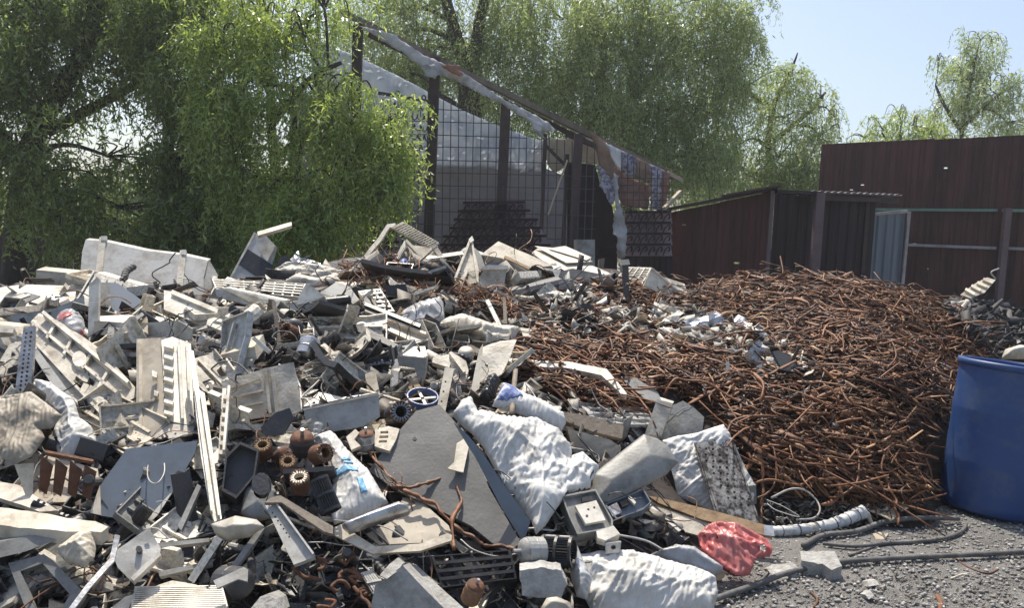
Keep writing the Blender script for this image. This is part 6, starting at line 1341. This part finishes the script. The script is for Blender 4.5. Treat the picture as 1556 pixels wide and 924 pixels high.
def board(k):
    mb = MB(); mb.add(*box_ax((0, 0, 0), (1.2, 0, 0), (0, .75, 0), (0, 0, .025)))
    for _ in range(9): mb.add(*box_ax((R.uniform(-1, 1), R.uniform(-.55, .55), .1), (R.uniform(.05, .22), 0, 0), (0, R.uniform(.05, .16), 0), (0, 0, R.uniform(.05, .16))))
    for _ in range(4): mb.add(*lathe((R.uniform(-1, 1), R.uniform(-.5, .5), .02), (0, 0, 1), [(.1, 0), (.1, .28), (.08, .3), (0, .3)], 9))
    return mb.v, mb.f
def hosebit(k):
    P_ = [np.array((0., 0, 0))]; dd = 0
    for _ in range(6): dd += R.uniform(-.5, .6); P_.append(P_[-1] + np.array((math.cos(dd), math.sin(dd), R.uniform(-.1, .12))) * .5)
    P_ = smooth_path(np.array(P_) - np.mean(P_, 0), 6); n = len(P_)
    return tube(P_, [.13 * (1.12 if i % 2 else .94) for i in range(n)], 9)
def profile(k):
    L = R.uniform(1.4, 2.2); n = 7; V, F_ = [], []
    for s in (-1, 1):
        for i in range(n):
            a = -1.3 + 2.6 * i / (n - 1)
            for r in (.42, .46): V.append((s * L + R.uniform(-.1, .1), r * math.sin(a), r * math.cos(a) - .3))
    for i in range(n - 1):
        a, b = 2 * i, 2 * n + 2 * i
        F_ += [(a + 1, a + 3, b + 3, b + 1), (a, b, b + 2, a + 2), (a, a + 2, a + 3, a + 1), (b, b + 1, b + 3, b + 2)]
    F_ += [(0, 1, 2 * n + 1, 2 * n), (2 * n - 2, 4 * n - 2, 4 * n - 1, 2 * n - 1)]
    return V, F_
def casing(k):
    a, b, h = R.uniform(1, 1.5), R.uniform(.6, .85), R.uniform(.06, .14); mb = MB(); n = 6; s0 = k * 3.1
    V = []
    for z in (0, -.03):
        for i in range(n):
            for j in range(n):
                x, y = 2 * i / (n - 1) - 1, 2 * j / (n - 1) - 1
                V.append((x * a, y * b, z + .16 * noise.noise((x * 1.2, y * 1.2, s0)) + .1 * x * x))
    Fs = [(i * n + j, (i + 1) * n + j, (i + 1) * n + j + 1, i * n + j + 1) for i in range(n - 1) for j in range(n - 1) if not (k % 3 == 0 and i in (1, 2) and j == 3)]
    mb.add(V, Fs + [tuple(q + n * n for q in f[::-1]) for f in Fs])
    zz = lambda x, y: .16 * noise.noise((x * 1.2, y * 1.2, s0)) + .1 * x * x
    for s in (-1, 1):
        for e in range(4):
            x0, x1 = -1 + e * .5, -.5 + e * .5
            if R.random() < .85: mb.add(*beam((x0 * a, s * b, zz(x0, s) + h / 2), (x1 * a, s * b, zz(x1, s) + h / 2), .04, h + .06))
        if R.random() < .8: mb.add(*beam((s * a, -b, zz(s, -1) + h / 2), (s * a, b, zz(s, 1) + h / 2), .04, h + .06))
    for e in range(1 + k % 4):
        y = -.6 + 1.2 * (e + .5) / (1 + k % 4); mb.add(*beam((-a * .9, y * b, zz(-.9, y) + .03), (a * .85, y * b, zz(.85, y) + .03), .07, .1))
    for _ in range(k % 3): mb.add(*lathe((R.uniform(-.6, .6) * a, R.uniform(-.5, .5) * b, .02), (0, 0, 1), [(.16, 0), (.16, .14), (.1, .14), (.1, .03), (0, .03)], 12))
    return mb.v, mb.f
KINDS = [('broken_casing', 'casing', casing, ['dirty', 'cream', 'white', 'gray', 'bluegray', 'white'], 62, (.13, .23), 'broken ribbed casing', 'broken ribbed casings'),
         ('fan_propeller', 'fan', propeller, ['white', 'gray', 'dark', 'cream'], 26, (.07, .11), 'fan propeller', 'loose fan propellers'),
         ('circuit_board', 'circuit board', board, ['slate', 'board', 'dark'], 40, (.05, .09), 'circuit board', 'loose circuit boards'),
         ('hose_piece', 'hose', hosebit, ['black', 'dirty', 'dark', 'wire'], 45, (.1, .2), 'ribbed hose piece', 'loose hose pieces'),
         ('curved_cover', 'cover', profile, ['white', 'cream', 'white', 'dirty'], 65, (.08, .16), 'curved long cover', 'loose curved covers'),
         ('plastic_shard', 'plastic', shard, ['white', 'cream', 'cream', 'white', 'dirty'], 270, (.03, .1), 'jagged plastic shard', 'loose plastic shards'),
         ('channel_piece', 'rail', channel, ['white', 'silver', 'cream', 'dirty', 'black', 'dark'], 95, (.045, .12), 'broken channel rail', 'loose channel rails'),
         ('broken_housing', 'housing', tray, ['dirty', 'white', 'gray', 'black', 'cream'], 75, (.045, .1), 'broken open housing', 'broken open housings'),
         ('crumpled_sheet', 'sheet', crumple, ['white', 'bluegray', 'silver', 'cream', 'cream', 'dark'], 85, (.05, .12), 'crumpled sheet piece', 'crumpled sheet pieces'),
         ('louvre_piece', 'louvre', louvre, ['white', 'cream', 'black', 'dirty'], 40, (.05, .1), 'slatted louvre piece', 'broken louvre pieces'),
         ('small_motor', 'motor', bottle, ['silver', 'dark', 'rust', 'copper'], 60, (.035, .06), 'small motor can', 'small loose motors'),
         ('wire_tangle', 'wire', wireball, ['dark', 'wire', 'rust', 'copper', 'black'], 170, (.07, .16), 'wire tangle', 'loose wire tangles'),
         ('loose_stick', 'stick', stick, ['wood', 'cream', 'silver', 'dark', 'rust', 'white'], 130, (.05, .14), 'thin stick', 'loose sticks and bars')]
def place(o, p, nrm, sc, tilt, rng):
    n = Vector(nrm) + Vector(rng.normal(size=3)) * tilt; n.normalize()
    qt = n.to_track_quat('Z', 'Y').to_matrix().to_4x4() @ Matrix.Rotation(rng.uniform(0, 6.28), 4, 'Z')
    o.matrix_world = Matrix.Translation(Vector(p)) @ qt @ Matrix.Diagonal((sc, sc, sc, 1))
for name, cat, fn, mats, cnt, (s0, s1), lab, grp in KINDS:
    pr = []
    for k, m in enumerate(mats * 2 + ['black', 'dark']):
        v, f = fn(k); pr.append((mesh(name, v, f, m, False, (0, 0, 0)), m))
    made = 0; used = set()
    while made < cnt:
        qq = sample(HEAP if R.random() < .9 else BAND, 40, r2)
        P, t = hits(qq[:, 0], qq[:, 1])
        for (u, v), p in zip(qq, P):
            if made >= cnt: break
            inside = 0 <= u < 1552 and 0 <= v < 920 and MASK[int(v) // 4, int(u) // 4]
            if inside and r2.random() > .05: continue
            if name in ('broken_casing', 'broken_housing', 'curved_cover', 'hose_piece') and u > 800 and v < 640: continue
            if name == 'broken_casing' and sum(MASK[int(min(919, max(0, v + b_))) // 4, int(min(1551, max(0, u + a_))) // 4] for a_, b_ in ((0, 0), (28, 0), (-28, 0), (0, 18), (0, -18), (0, -34))) > 2: continue
            i = r2.integers(len(pr)) if v < 690 or r2.random() < .45 else len(pr) - 1 - r2.integers(2)  # low pieces drawn mostly black or dark to imitate deep shadow there
            o, mk_ = pr[i]
            if i in used: o = o.copy()
            used.add(i)
            sc = r2.uniform(s0, s1) * (float(np.linalg.norm(p - EYE)) / 5.0) ** .9
            place(o, p + np.array((0, 0, sc * .2 + r2.uniform(-.04, .02) + (.06 if u > 830 and v < 620 else 0))), hnorm(p[0], p[1]), sc, .55, r2)
            COL.objects.link(o); tag(o, near_label(lab, mk_, u, v), cat, grp); made += 1
# long loose wires draped over the heap
for i in range(85):
    qq = sample(HEAP if i % 4 else BAND, 1, r2)[0]; p, t = hit(*qq)
    if t > 8.6: continue
    dd = r2.uniform(0, 6.28); P_ = [p[:2]]
    for _ in range(r2.integers(5, 12)): dd += r2.normal(0, .65); P_.append(P_[-1] + np.array((math.cos(dd), math.sin(dd))) * r2.uniform(.05, .13))
    P_ = np.array(P_); z = hz(P_[:, 0], P_[:, 1]) + .05 + r2.uniform(0, .07, len(P_)); z[[0, -1]] -= .08
    m = ['dark', 'black', 'wire', 'copper', 'black', 'rust'][r2.integers(6)]
    tag(link(mesh('loose_wire', *tube(smooth_path(np.column_stack([P_, z]), 3), r2.choice([.0025, .0035, .005]), 5), m, True)), near_label('loose wire', m, *qq), 'wire', 'loose wires draped on the heap')
# fine debris filling the gaps
def debris(poly, n, m, name, label, Lr, wr_, rng, up=(-.02, .05)):
    q = sample(poly, n, rng); P, t = hits(q[:, 0], q[:, 1])
    N = len(P)
    nr = rng.normal(size=(N, 3)) + np.array((0, -.3, 1.2)); nr /= np.linalg.norm(nr, axis=1)[:, None]
    dr = rng.normal(size=(N, 3)) * np.array((1, 1, .45)); dr -= nr * (dr * nr).sum(1)[:, None] * .7; dr /= np.linalg.norm(dr, axis=1)[:, None]
    nr -= dr * (nr * dr).sum(1)[:, None]; nr /= np.linalg.norm(nr, axis=1)[:, None]
    sc_ = t / 5.5; L = rng.uniform(*Lr, N) * sc_; w = np.minimum(L, rng.uniform(*wr_, N) * sc_); th = rng.uniform(.002, .007, N) * sc_
    c = P + np.stack([np.zeros(N), np.zeros(N), rng.uniform(*up, N)], 1)
    o = mesh(name, *strip_mesh(c, dr, nr, L, w, th, rng.normal(0, .15, N), rng.normal(0, .2, N), rng.normal(0, .5, N), 3, rng.uniform(-.4, .8, N)), m, False)
    return tag(link(o), label, 'debris', None, 'stuff')
debris(HEAP, 3800, 'debris', 'small_debris', 'small mixed broken bits filling the gaps of the appliance heap', (.03, .34), (.006, .15), r2, (-.05, .04))
debris(BAND, 420, 'paledebris', 'pale_debris', 'mixed pale bits scattered across the upper rusty strips', (.02, .16), (.008, .07), r2, (.05, .14))
debris([(1425, 478), (1470, 460), (1560, 480), (1560, 545), (1500, 540), (1470, 520)], 700, 'darkdebris', 'dark_scrap', 'dark scrap piled by the wall behind the drum', (.05, .24), (.01, .06), r2, (.0, .12))
debris([(1150, 760), (1300, 765), (1380, 775), (1330, 800), (1240, 830), (1170, 800)], 350, 'debris', 'edge_debris', 'pale broken bits along the foot of the rusty heap', (.02, .09), (.006, .03), r2, (0, .03))
debris([(1095, 905), (1150, 880), (1215, 880), (1300, 840), (1440, 800), (1556, 830), (1556, 924), (1095, 924)], 260, 'debris', 'ground_litter', 'tiny bits of litter scattered over the gravel', (.01, .06), (.003, .02), r2, (0, .01))
# long bent rusty wires tangled over the rusty heap
for i in range(70):
    qq = sample(RUST, 1, r2)[0]; p, t = hit(*qq)
    dd = r2.normal(-.2, .9) + (3.14 if i % 2 else 0); P_ = [p[:2]]; cv = r2.normal(0, .25)
    for _ in range(r2.integers(4, 10)): dd += r2.normal(cv, .3); P_.append(P_[-1] + np.array((math.cos(dd), math.sin(dd))) * r2.uniform(.08, .16))
    P_ = np.array(P_)
    if hz(P_[:, 0], P_[:, 1]).min() < .05 or np.hypot(P_[:, 0] - dc[0], P_[:, 1] - dc[1]).min() < .4: continue
    z = hz(P_[:, 0], P_[:, 1]) + .07 + r2.uniform(0, .09, len(P_)); z[[0, -1]] -= .07
    tag(link(mesh('rusty_wire', *tube(smooth_path(np.column_stack([P_, z]), 3), r2.uniform(.004, .009), 5), 'strips', True)), near_label('long bent wire', 'rust', *qq), 'wire', 'long rusty wires on the rusty heap')
# gravel
def gravel(n, rng):
    y = 2.5 + 4.2 * rng.random(n) ** 1.5; x = rng.uniform(-.3, 1.05, n) * y * .75 + .2
    z = hz(x, y, True); ok = z < .03; x, y, z = x[ok], y[ok], np.maximum(z[ok], 0)
    N = len(x); r = .0018 + .015 * rng.random(N) ** 7
    base = np.array([(1, 0, 0), (0, 1, 0), (-1, 0, 0), (0, -1, 0), (0, 0, .7), (0, 0, -.7)], float)
    V = base[None] * rng.uniform(.6, 1.25, (N, 6, 1)) * r[:, None, None]
    a = rng.uniform(0, 6.28, N); c, s = np.cos(a)[:, None], np.sin(a)[:, None]
    V = np.stack([V[..., 0] * c - V[..., 1] * s, V[..., 0] * s + V[..., 1] * c * .8, V[..., 2]], -1)
    V += np.stack([x, y, z + r * .25], 1)[:, None]
    f = np.array([(0, 1, 4), (1, 2, 4), (2, 3, 4), (3, 0, 4), (1, 0, 5), (2, 1, 5), (3, 2, 5), (0, 3, 5)])
    return V.reshape(-1, 3), (f[None] + 6 * np.arange(N)[:, None, None]).reshape(-1, 3)
tag(link(mesh('gravel', *gravel(95000, r2), 'stone', False)), 'loose grey gravel over the yard ground', 'gravel', None, 'stuff')
# a few twigs and rusty bits on the gravel
for i, (path, lab) in enumerate((([(1446, 845), (1470, 862), (1500, 872), (1516, 866)], 'brown dry twig on the gravel near the drum shadow'), ([(1424, 906), (1430, 918), (1428, 930)], 'orange rusty flake strip at the bottom edge of the gravel'), ([(1232, 900), (1242, 912), (1236, 924)], 'thin rusty wire on the gravel below the stone block'), ([(1445, 880), (1460, 874), (1472, 872)], 'pale splinter on the gravel at right'))):
    pxtube(path, .005 if i != 1 else .012, 'rust' if i < 3 else 'cream', 'twig', lab, 'twig', off=.02)

# ------------------------------------------------------------------ the faint dusty air
hm = bpy.data.materials.new('haze'); hm.use_nodes = True; hn_ = hm.node_tree
hn_.nodes.remove(hn_.nodes['Principled BSDF'])
pv = hn_.nodes.new('ShaderNodeVolumePrincipled'); pv.inputs['Density'].default_value = .0016; pv.inputs['Color'].default_value = (.93, .95, 1, 1); pv.inputs['Anisotropy'].default_value = .3
hn_.links.new(pv.outputs[0], hn_.nodes['Material Output'].inputs['Volume'])
MT['haze'] = hm
tag(link(mesh('haze', *box_ax((0, 20, 6), (60, 0, 0), (0, 40, 0), (0, 0, 7)), 'haze')), 'faint dusty air over the whole yard', 'haze', None, 'stuff')
